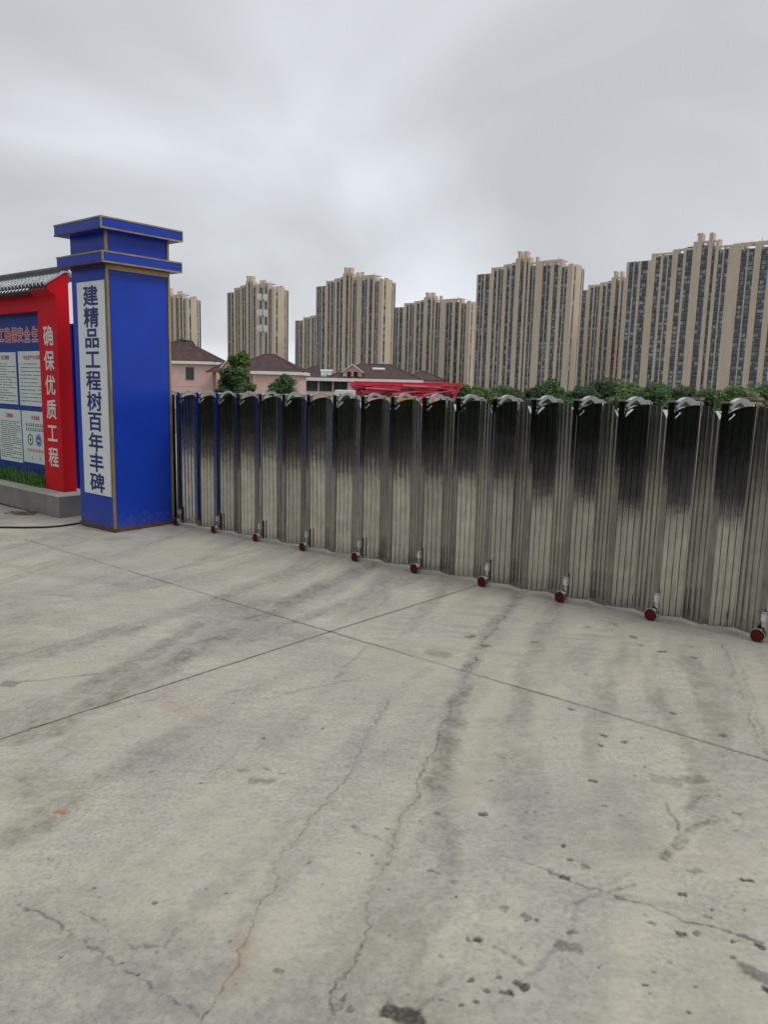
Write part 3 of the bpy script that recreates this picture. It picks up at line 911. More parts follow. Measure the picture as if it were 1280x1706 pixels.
def build_gate():
    root = empty('folding_gate', P0, RZ)
    tag(root, 'low mirror polished steel folding gate with arched panels on red wheels', 'gate')
    mA = panel_mesh('panel', A0, A1, 4); mB = panel_mesh('panel', A1, B1, 4, 'fold_steel')
    post = MB().box(-.022, .022, .064, .112, .03, 1.535).mesh('post', M['post_steel'])
    capm = MB().box(-.030, .030, .058, .116, 1.535, 1.547).mesh('post_cap', M['bright_steel'])
    rear = MB().box(.105, .145, .225, .265, .03, 1.535).mesh('rear_post', M['steel'])
    # hoop: arched channel from front post to rear post
    a, b = Vector((.0, .088, 0)), Vector((.125, .245, 0))
    hd = (b - a); side = Vector((-hd.y, hd.x, 0)).normalized()
    n = 14
    pts = []
    for k in range(n + 1):
        t = k / n
        pts.append(a + hd * (.10 + .80 * t) + Vector((0, 0, 1.497 + .062 * math.sin(math.pi * t) ** .75)))
    q = MB(); q.sweep(pts, side, .055, .024)
    q.sweep([a + Vector((0, 0, 1.541)), a + hd * .2 + Vector((0, 0, 1.541))], side, .05, .012)
    q.sweep([a + hd * .82 + Vector((0, 0, 1.541)), b + Vector((0, 0, 1.541))], side, .05, .012)
    pin = []
    for k in range(n + 1):
        t = k / n
        pin.append(a + hd * (.18 + .64 * t) + Vector((0, 0, 1.455 + .045 * math.sin(math.pi * t) ** .75)))
    q.sweep(pin, side, .03, .016)
    hoop = q.mesh('hoop', M['hoop_alu'])
    q = MB()
    for sx in (-1, 1):
        x0 = sx * .0285
        q.prism([(x0, 1.425), (x0, 1.483), (x0 + sx * .045, 1.483)], 'y', .0, .004)
    # tilt the two small gussets back so that they catch the sky
    q.v = [(x, .070 + y + (z - 1.425) * .55, z) for x, y, z in q.v]
    gus = q.mesh('gusset', M['bright_steel'])
    rod = MB().tube([(A1[0], A1[1] - .004, .03), (A1[0], A1[1] - .004, arch_top(A1[0]))], .0045, 8).tube([(A0[0], A0[1] - .004, .03), (A0[0], A0[1] - .004, 1.43)], .004, 8).mesh('hinge_rod', M['chrome'])
    # wheel
    def disc(r, y0, y1, n=28):
        return MB().prism([(r * math.cos(2 * math.pi * k / n), r * math.sin(2 * math.pi * k / n)) for k in range(n)], 'y', y0, y1)
    tyre = MB()
    n = 28
    for k in range(n):
        a_, b_ = 2 * math.pi * k / n, 2 * math.pi * (k + 1) / n
        tyre.prism([(.034 * math.cos(a_), .034 * math.sin(a_)), (.044 * math.cos(a_), .044 * math.sin(a_)), (.044 * math.cos(b_), .044 * math.sin(b_)), (.034 * math.cos(b_), .034 * math.sin(b_))], 'y', -.016, .016)
    tyre = tyre.mesh('tyre', M['tyre'])
    hub = disc(.034, -.012, .012)
    for k in range(5):
        a_ = 2 * math.pi * k / 5 + .3
        hub.tube([(.021 * math.cos(a_), -.017, .021 * math.sin(a_)), (.021 * math.cos(a_), -.010, .021 * math.sin(a_))], .006, 8)
    hub.tube([(0, -.021, 0), (0, -.010, 0)], .010, 10)
    hub = hub.mesh('hub', M['wheel_red'])
    fen = MB().sweep([(.053 * math.cos(R(t)), -.002, .053 * math.sin(R(t))) for t in range(-20, 131, 15)], (0, 1, 0), .034, .004).mesh('fender', M['chrome'])
    br = MB().box(.012, .046, .030, .036, .03, .205).box(.012, .046, .010, .036, .200, .206).box(.040, .046, .006, .030, .02, .19).mesh('bracket', M['chrome'])
    ref = MB().box(.008, .048, .020, .027, .137, .186).mesh('reflector', M['white_plate'])
    first_copy = {}
    rg = random.Random(21)
    for k in range(-3, 24):
        s = k * PITCHG
        z = gh(s, .1)
        if k < 23:
            p = link_mesh('panel', mA, root, (s, 0, z)); link_mesh('hinge_rod', rod, p)
            p.rotation_euler = (R(rg.gauss(0, .35)), 0, R(rg.gauss(0, .3)))      # each leaf hangs a little out of true
            p = link_mesh('panel', mB, root, (s, 0, z))
            p.rotation_euler = (R(rg.gauss(0, .35)), 0, R(rg.gauss(0, .25)))
        ps = link_mesh('post', post, root, (s, 0, z)); link_mesh('post_cap', capm, ps); link_mesh('gusset', gus, ps)
        link_mesh('hoop', hoop, root, (s, 0, z)); link_mesh('rear_post', rear, root, (s, 0, z))
        if k % 2 == 0 and k > -3:
            zw = gh(s, 0) + .041
            wl = empty('wheel', (s, 0, zw), 0, root)
            wl.scale = (.92, .92, .92)
            link_mesh('tyre', tyre, wl); link_mesh('hub', hub, wl); link_mesh('fender', fen, wl)
            b = link_mesh('bracket', br, root, (s, 0, gh(s, 0))); link_mesh('reflector', ref, b)
build_gate()

# capped posts just behind the gate
M['post_brown'] = mat('brown_render', (0.20, 0.165, 0.125), 0.8, var=0.2, vscale=12, stretch=(1, 1, .3))
for px, wd, lab in ((1160, .075, 'slim brown capped post just behind the right part of the gate'), (1249, .125, 'thicker brown capped post just behind the gate near the right edge')):
    p = at(px, 662, 9.2)
    r_ = empty('capped_post', (p.x, p.y, KS * p.x), RZ)
    tag(r_, lab, 'post')
    zt = p.z - KS * p.x
    MB().box(-wd * .82, wd * .82, -wd * .82, wd * .82, 0, zt - .085).build('shaft', M['post_brown'], r_)
    MB().box(-wd, wd, -wd, wd, zt - .085, zt - .055).box(-wd * .86, wd * .86, -wd * .86, wd * .86, zt - .055, zt - .03).box(-wd * 1.04, wd * 1.04, -wd * 1.04, wd * 1.04, zt - .03, zt).build('cap', M['post_brown'], r_)

# ------------------------------------------------------------------ towers
def glass_mat():
    m = bpy.data.materials.new('tower_glazing'); m.use_nodes = True
    t = m.node_tree; p = t.nodes['Principled BSDF']
    c = N(t, 'ShaderNodeTexCoord'); oi = N(t, 'ShaderNodeObjectInfo')
    dv_ = N(t, 'ShaderNodeVectorMath', operation='DIVIDE'); dv_.inputs[1].default_value = (1.55, 40.0, 2.95)
    t.links.new(c.outputs['Object'], dv_.inputs[0])
    fl = N(t, 'ShaderNodeVectorMath', operation='FLOOR'); t.links.new(dv_.outputs[0], fl.inputs[0])
    sc_ = N(t, 'ShaderNodeMath', operation='MULTIPLY'); sc_.inputs[1].default_value = 91.7; t.links.new(oi.outputs['Random'], sc_.inputs[0])
    ad = N(t, 'ShaderNodeVectorMath', operation='ADD')
    cm = N(t, 'ShaderNodeCombineXYZ'); t.links.new(sc_.outputs[0], cm.inputs[0]); t.links.new(sc_.outputs[0], cm.inputs[1])
    t.links.new(fl.outputs[0], ad.inputs[0]); t.links.new(cm.outputs[0], ad.inputs[1])
    wn = N(t, 'ShaderNodeTexWhiteNoise', noise_dimensions='3D'); t.links.new(ad.outputs[0], wn.inputs['Vector'])
    r = N(t, 'ShaderNodeValToRGB'); e = r.color_ramp.elements
    e[0].position = 0; e[0].color = (.010, .013, .022, 1); e[1].position = 1; e[1].color = (.30, .31, .31, 1)
    for pos, cc in ((.35, (.020, .030, .050)), (.58, (.07, .09, .12)), (.80, (.17, .20, .23)), (.93, (.32, .34, .35))):
        q = e.new(pos); q.color = (*cc, 1)
    t.links.new(wn.outputs['Value'], r.inputs[0]); t.links.new(r.outputs[0], p.inputs['Base Color'])
    p.inputs['Roughness'].default_value = .12; p.inputs['Specular IOR Level'].default_value = .7
    return m
M['tower_glass'] = glass_mat()
M['beige'] = mat('beige_render', (0.60, 0.49, 0.385), 0.8, var=0.10, vscale=.35, stretch=(1, 1, .12))
M['beige2'] = mat('beige_grey_render', (0.55, 0.465, 0.385), 0.8, var=0.12, vscale=.35, stretch=(1, 1, .12))
M['spandrel'] = mat('dark_spandrel', (0.045, 0.052, 0.075), 0.5, var=0.3, vscale=.2)
_t = M['spandrel'].node_tree; _p = _t.nodes['Principled BSDF']
_c = N(_t, 'ShaderNodeTexCoord'); _s = N(_t, 'ShaderNodeSeparateXYZ'); _t.links.new(_c.outputs['Object'], _s.inputs[0])
_m = N(_t, 'ShaderNodeMath', operation='FLOORED_MODULO'); _m.inputs[1].default_value = 2.95; _t.links.new(_s.outputs['Z'], _m.inputs[0])
_l = N(_t, 'ShaderNodeMath', operation='LESS_THAN'); _l.inputs[1].default_value = .34; _t.links.new(_m.outputs[0], _l.inputs[0])
_x = N(_t, 'ShaderNodeMix', data_type='RGBA'); _x.inputs[7].default_value = (.24, .225, .20, 1)
_old = _p.inputs['Base Color'].links[0].from_socket
_t.links.new(_old, _x.inputs[6]); _t.links.new(_l.outputs[0], _x.inputs['Factor']); _t.links.new(_x.outputs[2], _p.inputs['Base Color'])
M['core'] = mat('dark_core', (0.16, 0.13, 0.10), 0.85)  # plain dark beige wall behind the bays
FLOOR = 2.95
def build_tower(name):
    """local: x along the front (0..82), -y is the front, y to 18 deep; base z=0, main roof at 92"""
    root = empty(name)
    W_, D_, HM = 82.0, 18.0, 92.0
    MB().box(.4, W_ - .4, 1.1, D_ - .3, 0, HM - 1.2).build('core', M['core'], root)
    # (start, end, kind, height factor, front projection)
    bays = [(0, .018, 'p', 1.0, 0), (.018, .082, 'w', 1, 1.0), (.082, .100, 'p', 1.0, .2), (.100, .145, 'w', 1, 1.0), (.145, .165, 'p', 1.0, 0),
            (.165, .195, 'p', 1.045, -.9), (.195, .225, 'w', 1.02, .9), (.225, .243, 'p', 1.035, -.3), (.243, .300, 'w', 1.025, .8), (.300, .335, 'p', 1.06, -1.0), (.335, .368, 'w', 1.03, 1.2), (.368, .385, 'p', 1.05, .2),
            (.385, .425, 'w', 1.07, .8), (.425, .450, 'p', 1.10, -.6), (.450, .478, 'p', 1.14, -1.4), (.478, .518, 'w', 1.07, .3), (.518, .542, 'p', 1.14, -1.4), (.542, .560, 'w', 1.06, 1.1), (.560, .580, 'p', 1.09, -.5),
            (.580, .640, 'w', 1.03, .9), (.640, .712, 'p', 1.055, -1.2), (.712, .788, 'w', 1.02, .9), (.788, .824, 'p', 1.06, -.8), (.824, .868, 'w', 1.02, .8), (.868, .900, 'p', 1.06, -.6), (.900, .955, 'w', 1.0, .7), (.955, 1.0, 'p', 1.015, 0)]
    for a, b, k, h, pr in bays:
        x0, x1, top = a * W_, b * W_, HM * h
        pr *= .42
        if k == 'p':
            back = 4.5 if h > 1.01 else 3.0
            MB().box(x0, x1, pr, back, 0, top).build('pilaster', M['beige' if (b - a) > .019 else 'beige2'], root, bevel=.06)
            if h > 1.04:
                MB().box(x0 + .2, x1 - .2, D_ - 3, D_ + .2, 60, top - 1.0).build('rear_pilaster', M['beige2'], root)
        else:
            g = MB(); g.box(x0, x1, pr + .25, pr + 1.4, 0, top)
            bay = g.build('window_bay', M['tower_glass'], root)
            pf = [(pr + .30, top), (pr + .30, 0)]          # stepped profile: spandrel, glass, spandrel ...
            f = 0
            while f * FLOOR + 1.15 < top:
                z0_ = f * FLOOR
                pf += [(pr + .10, z0_), (pr + .10, z0_ + 1.05), (pr + .27, z0_ + 1.05), (pr + .27, min(top, z0_ + FLOOR))]
                f += 1
            sp_ = MB(); i = 0
            sp_.v = [(x0 + .02, y, z) for y, z in pf] + [(x1 - .02, y, z) for y, z in pf]
            n_ = len(pf)
            for k_ in range(1, n_ - 1): sp_.f.append((k_, k_ + 1, n_ + k_ + 1, n_ + k_))
            nm = max(1, round((x1 - x0) / 1.9))
            mu = MB()
            for j in range(1, nm):
                xm = x0 + (x1 - x0) * j / nm
                mu.box(xm - .06, xm + .06, pr + .12, pr + .245, 0, top)
            if nm > 1: mu.build('mullion', M['spandrel'], bay)
            if b - a >= .054:
                xc_ = (x0 + x1) / 2
                MB().box(xc_ - .34, xc_ + .34, pr - .02, pr + .6, 0, top + .4).build('pilaster', M['beige2'], root)
            sp_.build('spandrel', M['spandrel'], bay)
    # right end wall: a glazed slot, then blank wall
    MB().box(W_, W_ + .35, 0, 2.6, 0, HM * 1.01).build('end_pilaster', M['beige'], root)
    MB().box(W_ - .2, W_ + .1, 2.6, 4.6, 0, HM).build('window_bay', M['tower_glass'], root)
    MB().box(W_, W_ + .45, 4.6, 13.0, 0, HM * 1.02).build('end_wall', M['beige'], root)
    MB().box(W_ - .2, W_ + .05, 13.0, 14.2, 0, HM).build('window_bay', M['tower_glass'], root)
    MB().box(W_, W_ + .35, 14.2, 16.0, 0, HM * 1.0).build('end_pilaster', M['beige2'], root)
    MB().box(W_ - .2, W_ + .05, 16.0, D_, 0, HM * .985).build('end_recess', M['spandrel'], root)
    # left end wall and back
    MB().box(-.4, 0, 1.5, D_ - .4, 0, HM).build('end_wall', M['beige2'], root)
    MB().box(0, W_, D_ - .3, D_, 0, HM).build('rear_wall', M['beige2'], root)
    # crown: beams joining the pilasters above the roof, sky shows below them
    def beam(a, b, z0, z1, y0=.2, y1=1.1):
        MB().box(a * W_, b * W_, y0, y1, z0 * HM, z1 * HM).build('crown_beam', M['beige'], root)
    beam(.18, .33, 1.033, 1.044); beam(.33, .43, 1.046, 1.062); beam(.44, .56, 1.085, 1.10); beam(.56, .66, 1.045, 1.056); beam(.66, .89, 1.048, 1.062)
    beam(.18, .33, 1.033, 1.042, 8, 9); beam(.66, .89, 1.05, 1.06, 8, 9)
    for x in (.70, .76, .80, .85):
        MB().box(x * W_, x * W_ + .8, 1.0, 8.5, 1.052 * HM, 1.066 * HM).build('crown_beam', M['beige'], root)
    MB().box(.445 * W_, .475 * W_, -.6, 5, 1.14 * HM, 1.155 * HM).box(.52 * W_, .54 * W_, -.6, 5, 1.14 * HM, 1.15 * HM).build('crown_block', M['beige'], root)
    MB().box(.60 * W_, .72 * W_, 6, 13, HM, 1.045 * HM).box(.35 * W_, .50 * W_, 6, 13, HM, 1.075 * HM).build('lift_house', M['beige2'], root)
    MB().tube([(.80 * W_, 8, HM), (.80 * W_, 8, 1.10 * HM)], .12, 6).build('antenna', M['spandrel'], root)
    return root
THETA = R(-41)
def put_tower(o, px_edge, py_top, label, wide=1.0, deep=1.0, peak=1.155):
    # py_top = where the crown's peak shows; the edge between front and right end wall stands at px_edge
    HP = 92.0 * peak
    base = -2.6
    Yd = 600
    for _ in range(30):
        p = at(px_edge, py_top, Yd)
        Yd *= (base + HP - EYE) / (p.z - EYE)
    p = at(px_edge, 640, Yd)
    c, s = math.cos(THETA), math.sin(THETA)
    o.location = (p.x - 82 * wide * c, p.y - 82 * wide * s, base)
    o.rotation_euler = (0, 0, THETA)
    o.scale = (wide, deep, 1)
    tag(o, label, 'apartment tower', 'beige apartment towers on the skyline')
proto = build_tower('apartment_tower')
tw = [(942, 409, 'large beige tower in the middle right with its blank end wall beside the sky', 1.02, 1.05),
      (1300, 371, 'nearest beige tower, cut off by the right edge of the photo', 1.30, 1.0),
      (1095, 445, 'beige tower mostly hidden behind the nearest tower at the right edge', 1.02, 1.0),
      (778, 482, 'beige tower between the red boom and the large middle right tower', 1.34, 1.0),
      (633, 439, 'beige tower right above the maroon house roof, narrow in front of a lower one', 1.0, 1.0),
      (578, 512, 'low far beige tower peeking out on the left of a taller one', 1.30, 1.0),
      (456, 455, 'lone beige tower standing behind the telecom mast, sky on both sides', .88, 1.05),
      (314, 476, 'beige tower half hidden behind the blue pillar', .90, 1.0)]
for i, (px, py, lab, wd, dp) in enumerate(tw):
    put_tower(proto if i == 0 else copy_tree(proto), px, py, lab, wd, dp)

# ------------------------------------------------------------------ houses
def roof_mat():
    m = bpy.data.materials.new('maroon_roof_tile'); m.use_nodes = True
    t = m.node_tree; p = t.nodes['Principled BSDF']
    c = N(t, 'ShaderNodeTexCoord')
    n = N(t, 'ShaderNodeTexNoise'); n.inputs['Scale'].default_value = 1.5; n.inputs['Detail'].default_value = 6
    t.links.new(c.outputs['Object'], n.inputs['Vector'])
    r = N(t, 'ShaderNodeValToRGB')
    r.color_ramp.elements[0].position = .3; r.color_ramp.elements[0].color = (.050, .022, .022, 1)
    r.color_ramp.elements[1].position = .75; r.color_ramp.elements[1].color = (.115, .058, .055, 1)
    t.links.new(n.outputs['Fac'], r.inputs[0]); t.links.new(r.outputs[0], p.inputs['Base Color'])
    p.inputs['Roughness'].default_value = .6
    return m
M['roof'] = roof_mat()
M['pink'] = mat('pink_render', (0.72, 0.48, 0.44), 0.85, var=0.08, vscale=.8)
M['white_trim'] = mat('white_render', (0.80, 0.78, 0.74), 0.8, var=0.1, vscale=1.0)
M['dark_glass'] = mat('dark_window_glass', (0.030, 0.045, 0.045), 0.1, var=0.3, vscale=.8)
M['frame_green'] = mat('window_frame', (0.06, 0.10, 0.08), 0.5)
def hip_roof(x0, x1, y0, y1, z0, h, o=.5, gable=False):
    q = MB()
    x0 -= o; x1 += o; y0 -= o; y1 += o
    hd = (y1 - y0) / 2
    ym = (y0 + y1) / 2
    run = min(hd, (x1 - x0) / 2 - .01)
    L = (x0 + run, ym, z0 + h); Rr = (x1 - run, ym, z0 + h)
    A, B, C_, D_ = (x0, y0, z0), (x1, y0, z0), (x1, y1, z0), (x0, y1, z0)
    q.quad(A, B, Rr, L); q.quad(B, C_, Rr); q.quad(C_, D_, L, Rr); q.quad(D_, A, L); q.quad(A, D_, C_, B)
    # tile ribs running down the slopes
    def ribs(P, Q, T, U, n):
        P, Q, T, U = map(Vector, (P, Q, T, U))
        nr = (Q - P).cross(U - P).normalized()
        if nr.z < 0: nr = -nr
        for k in range(1, n):
            f = k / n
            a = P.lerp(Q, f)
            # where the line up the slope meets the hip
            up = ((T + U) / 2 - (P + Q) / 2); 
            e = (Q - P).normalized()
            upv = (U - P) - e * (U - P).dot(e)
            da = (a - P).length; db = (Q - a).length
            ru = (U - P).dot(e); rt = (Q - P).length - (T - P).dot(e)
            t = min(1.0, da / max(ru, 1e-3), db / max(rt, 1e-3))
            q.sweep([a + nr * .02, a + upv * t + nr * .02], e, .16, .10)
    ribs(A, B, Rr, L, int((x1 - x0) / .42)); ribs(B, C_, Rr, Rr, int((y1 - y0) / .42)); ribs(D_, A, L, L, int((y1 - y0) / .42))
    q.tube([A, L, Rr, B], .13, 6); q.tube([C_, Rr], .13, 6)
    return q
def window(parent, x, z, wd, ht, y, panes=2):
    fr = MB().box(x - .08, x + wd + .08, y - .06, y + .05, z - .08, z).box(x - .08, x + wd + .08, y - .06, y + .05, z + ht, z + ht + .08)
    fr.box(x - .08, x, y - .06, y + .05, z, z + ht).box(x + wd, x + wd + .08, y - .06, y + .05, z, z + ht)
    for k in range(1, panes):
        xm = x + wd * k / panes
        fr.box(xm - .04, xm + .04, y - .05, y + .04, z, z + ht)
    f = fr.build('window', M['frame_green'], parent)
    MB().box(x, x + wd, y - .015, y + .045, z, z + ht).build('pane', M['dark_glass'], f)
def dormer(parent, xc, wd, z0, ht, y0, y1):
    d = MB().prism([(xc - wd / 2, z0), (xc + wd / 2, z0), (xc + wd / 2, z0 + ht * .45), (xc, z0 + ht), (xc - wd / 2, z0 + ht * .45)], 'y', y0, y1).build('dormer', M['pink'], parent)
    q = MB()
    for sgn in (-1, 1):
        q.sweep([(xc, y0 + .6, z0 + ht + .10), (xc + sgn * (wd / 2 + .25), y0 + .6, z0 + ht * .45 - .05)], (0, 1, 0), 2.2, .12)
    q.build('dormer_roof', M['white_trim'], d)
    for sgn in (-1, 1):
        MB().box(xc + sgn * wd * .17 - wd * .11, xc + sgn * wd * .17 + wd * .11, y0 - .03, y0 + .05, z0 + ht * .12, z0 + ht * .50).build('dormer_window', M['dark_glass'], d)
def Zat(py, px, Y): return at(px, py, Y).z
BASE = -2.6
# pink house behind the pillar
def house_a():
    Yd = 112
    xr = at(355, 640, Yd).x; ze = at(320, 602, Yd).z - BASE
    root = empty('pink_house', (xr, Yd, BASE)); tag(root, 'pink house with maroon hip roof and one dark window, beside the blue pillar', 'house')
    MB().box(-13, 0, 0, 9, 0, ze - .4).build('wall', M['pink'], root)
    MB().box(-13.5, .5, -.5, 9.5, ze - .4, ze).build('eave', M['white_trim'], root)
    hip_roof(-13, 0, 0, 9, ze + .005, 2.75).build('roof', M['roof'], root)
    x = at(311, 640, Yd).x - xr
    z1 = at(316, 632, Yd).z - BASE; z2 = at(316, 613, Yd).z - BASE
    window(root, x, z1, 1.0, z2 - z1, 0, 2)
    MB().box(-13.02, .02, -.03, 0, z1 - 1.0, z1 - .85).build('string_course', M['pink'], root)
house_a()
def house_b():
    Yd = 104
    X_ = lambda px: at(px, 640, Yd).x
    x0, x1 = X_(383), X_(500)
    ze = at(460, 619, Yd).z - BASE
    root = empty('pink_house', (x0, Yd, BASE)); tag(root, 'pink house with maroon roof and gabled dormer between two green trees', 'house')
    W_ = x1 - x0
    xm = X_(421) - x0
    MB().box(xm, W_, 0, 8, 0, ze - .42).build('wall', M['pink'], root)
    MB().box(xm - .2, W_ + .5, -.5, 8.5, ze - .42, ze).build('eave', M['white_trim'], root)
    hip_roof(xm - 3.0, W_, 0, 8, ze + .005, 2.3).build('roof', M['roof'], root)
    zb = at(400, 618, Yd).z - BASE
    MB().box(0, xm - .22, .8, 7, 0, zb - .3).build('side_wing', M['pink'], root)
    MB().box(-.4, xm - .21, .2, 7.4, zb - .3, zb).build('wing_slab', M['white_trim'], root)
    window(root, .3, at(400, 641, Yd).z - BASE, xm - .9, 1.05, .8, 3)
    zd = at(380, 624, Yd).z - BASE
    dormer(root, X_(380) - x0, 2.6, zd - .2, 2.6, 3.0, 7.2)
    hip_roof(-3.5, xm - 2, 4.2, 9.5, zd + .3, 1.8).build('rear_roof', M['roof'], root)
house_b()
def house_c():
    Yd = 122
    X_ = lambda px: at(px, 640, Yd).x
    x0, x1 = X_(499), X_(700)
    ze = at(600, 631, Yd).z - BASE
    root = empty('pink_house', (x0, Yd, BASE)); tag(root, 'long house with white eaves, maroon hip roof and pink dormer behind the red boom', 'house')
    W_ = x1 - x0
    MB().box(0, W_, 0, 9.5, 0, ze - .5).build('wall', M['pink'], root)
    MB().box(-.4, W_ + .5, -.6, 10, ze - .5, ze).build('eave', M['white_trim'], root)
    hip_roof(X_(548) - x0, W_, 0, 9.5, ze + .005, 2.35).build('roof', M['roof'], root)
    hip_roof(-1.0, X_(545) - x0, 3, 9.5, ze + .01, 1.9).build('wing_roof', M['roof'], root)
    hip_roof(X_(672) - x0, X_(742) - x0, 4, 11, ze + .02, 1.5).build('rear_roof', M['roof'], root)
    MB().box(W_, X_(742) - x0, 4, 11, 0, ze).build('rear_wing', M['pink'], root)
    for a, b in ((502, 529), (533, 553), (557, 578)):
        window(root, X_(a) - x0, ze - 2.0, X_(b) - X_(a), 1.45, 0, 3 if b - a > 24 else 2)
    MB().box(X_(580) - x0, X_(584) - x0, -.2, 0, 0, ze - .5).build('pier', M['pink'], root)
    dormer(root, X_(587) - x0, 3.0, ze + .02, 2.05, .1, 4)
house_c()
for px, py, Yd, lab in ((631, 622, 124.2, 'pale solar water heater on the maroon roof, right of the pink dormer'), (544, 625, 125.5, 'pale solar water heater low on the maroon roof, left of the pink dormer')):
    p = at(px, py, Yd)
    r_ = empty('solar_heater', p); tag(r_, lab, 'solar heater')
    MB().quad((-.9, -.6, -.25), (.9, -.6, -.25), (.9, .5, .55), (-.9, .5, .55)).build('collector', M['tile'], r_)
    MB().tube([(-1.0, .5, .65), (1.0, .5, .65)], .22, 10).build('tank', M['white_trim'], r_)
    MB().tube([(-.8, .5, .5), (-.8, .3, -.8)], .05, 6).tube([(.8, .5, .5), (.8, .3, -.8)], .05, 6).build('stand', M['tile'], r_)

# ------------------------------------------------------------------ concrete pump truck
M['pump_red'] = mat('pump_red', (0.64, 0.035, 0.075), 0.4, var=0.25, vscale=2)
M['pump_highlight'] = mat('pump_highlight_red', (0.62, 0.12, 0.14), 0.4, var=0.2, vscale=3)  # lighter pinkish red paints highlights onto the boom gear
M['pump_orange'] = mat('pump_orange', (0.62, 0.28, 0.03), 0.5, var=0.2, vscale=2)
M['truck_white'] = mat('truck_white', (0.70, 0.70, 0.68), 0.35)
M['truck_dark'] = mat('truck_dark', (0.03, 0.03, 0.033), 0.6)
def build_pump():
    Yd = 62
    a = at(553, 650, Yd); b = at(768, 645, Yd)
    root = empty('pump_truck', (a.x, a.y, BASE), R(-3))
    tag(root, 'concrete pump truck with folded red boom and white cab, behind the gate', 'truck')
    L = b.x - a.x
    zc = lambda py, px: at(px, py, Yd).z - BASE
    ct = zc(650, 565)
    cab = MB().prism([(0, .7), (1.9, .7), (1.9, ct), (.25, ct), (0, 1.9)], 'y', -.1, 2.3).build('cab', M['truck_white'], root, bevel=.05)
    MB().prism([(.5, 2.05), (1.5, 2.05), (1.5, ct - .3), (.62, ct - .3)], 'y', -.13, -.1).build('side_window', M['dark_glass'], cab)
    MB().quad((-.012, .1, 2.0), (-.012, 2.1, 2.0), (.22, 2.1, ct - .2), (.22, .1, ct - .2)).build('windscreen', M['dark_glass'], cab)
    MB().box(0, L - .3, .2, 2.0, .75, 1.15).build('chassis', M['truck_dark'], root)
    MB().box(2.1, L - .6, .0, 2.2, 1.17, 2.25).build('deck', M['pump_orange'], root, bevel=.04)
    MB().box(L * .40, L * .8, -.05, .6, 2.27, zc(663, 680)).build('tank', M['pump_orange'], root, bevel=.05)
    for x in (.9, 2.6, L - 3.4, L - 2.0):
        for y in (.1, 2.1):
            wl = MB().tube([(x, y - .17, .52), (x, y + .17, .52)], .52, 20).build('wheel', M['truck_dark'], root)
            MB().tube([(x, y - .19, .52), (x, y + .19, .52)], .28, 14).build('rim', M['truck_white'], wl)
    # boom: long box sections folded on each other
    X_ = lambda px: at(px, 640, Yd).x - a.x
    def sec(pa, pb, y, h0, h1, w_=.35):
        (xa, ya), (xb, yb) = pa, pb
        A = Vector((X_(xa), y, zc(ya, xa))); B = Vector((X_(xb), y, zc(yb, xb)))
        q = MB()
        q.prism([(A.x, A.z - h0 / 2), (B.x, B.z - h1 / 2), (B.x, B.z + h1 / 2), (A.x, A.z + h0 / 2)], 'y', y - w_ / 2, y + w_ / 2)
        q.prism([(A.x, A.z + h0 / 2), (B.x, B.z + h1 / 2), (B.x, B.z + h1 / 2 + .04), (A.x, A.z + h0 / 2 + .04)], 'y', y - w_ / 2 - .05, y + w_ / 2 + .05)
        q.prism([(A.x, A.z - h0 / 2 - .04), (B.x, B.z - h1 / 2 - .04), (B.x, B.z - h1 / 2), (A.x, A.z - h0 / 2)], 'y', y - w_ / 2 - .05, y + w_ / 2 + .05)
        return q.build('boom_section', M['pump_red'], root)
    sec((588, 638.5), (768, 641.5), .9, .24, .16, .3); sec((588, 644.5), (700, 645.5), .55, .28, .26, .4); sec((700, 645), (752, 647.5), .5, .22, .16)
    sec((612, 649.5), (748, 649), .95, .30, .26); sec((604, 653.5), (730, 651.5), .35, .22, .18); sec((640, 656.5), (757, 655), .6, .30, .22)
    sec((585, 641), (603, 661), .7, .30, .26); sec((600, 659.5), (700, 661), 1.2, .26, .22); sec((690, 660), (742, 657), .4, .14, .14)
    sec((594, 648.5), (752, 650.5), 1.45, .95, .70, .3); sec((600, 656), (745, 656), 1.7, .5, .5, .3)
    rb = random.Random(31)
    for _ in range(26):
        px = rb.uniform(595, 750); py = rb.uniform(640, 659)
        x_, z_ = X_(px), zc(py, px); l_ = rb.uniform(.06, .28)
        MB().box(x_ - l_, x_ + l_, -.02 + rb.uniform(0, .9), .25 + rb.uniform(.9, 1.1), z_ - .07, z_ + .07).build('bracket', M[rb.choice(('pump_red', 'pump_red', 'truck_dark'))], root)
    for pa, pb in (((610, 647), (668, 651)), ((672, 643), (735, 646)), ((655, 658), (700, 652)), ((706, 659), (752, 651))):
        A_ = Vector((X_(pa[0]), .05, zc(pa[1], pa[0]))); B_ = Vector((X_(pb[0]), .05, zc(pb[1], pb[0])))
        MB().tube([A_, A_.lerp(B_, .6)], .085, 8).tube([A_.lerp(B_, .6), B_], .045, 8).build('hydraulic_cylinder', M['pump_highlight'], root)
    for px, py, rr in ((589, 641, .22), (767, 642, .14), (756, 652, .22), (718, 648, .14), (612, 652, .18)):
        MB().tube([(X_(px), .15, zc(py, px)), (X_(px), 1.3, zc(py, px))], rr, 14).build('boom_joint', M['pump_red'], root)
    MB().sweep([(X_(766), .6, zc(645, 766)), (X_(756), .6, zc(664, 756))], (0, 1, 0), .3, .22).build('boom_link', M['pump_red'], root)
    MB().tube([(X_(596), .2, zc(647, 596)), (X_(670), .2, zc(650, 670)), (X_(740), .2, zc(649, 740))], .07, 8).tube([(X_(640), .15, zc(655, 640)), (X_(675), .15, zc(648, 675))], .06, 8).build('concrete_pipe', M['truck_dark'], root)
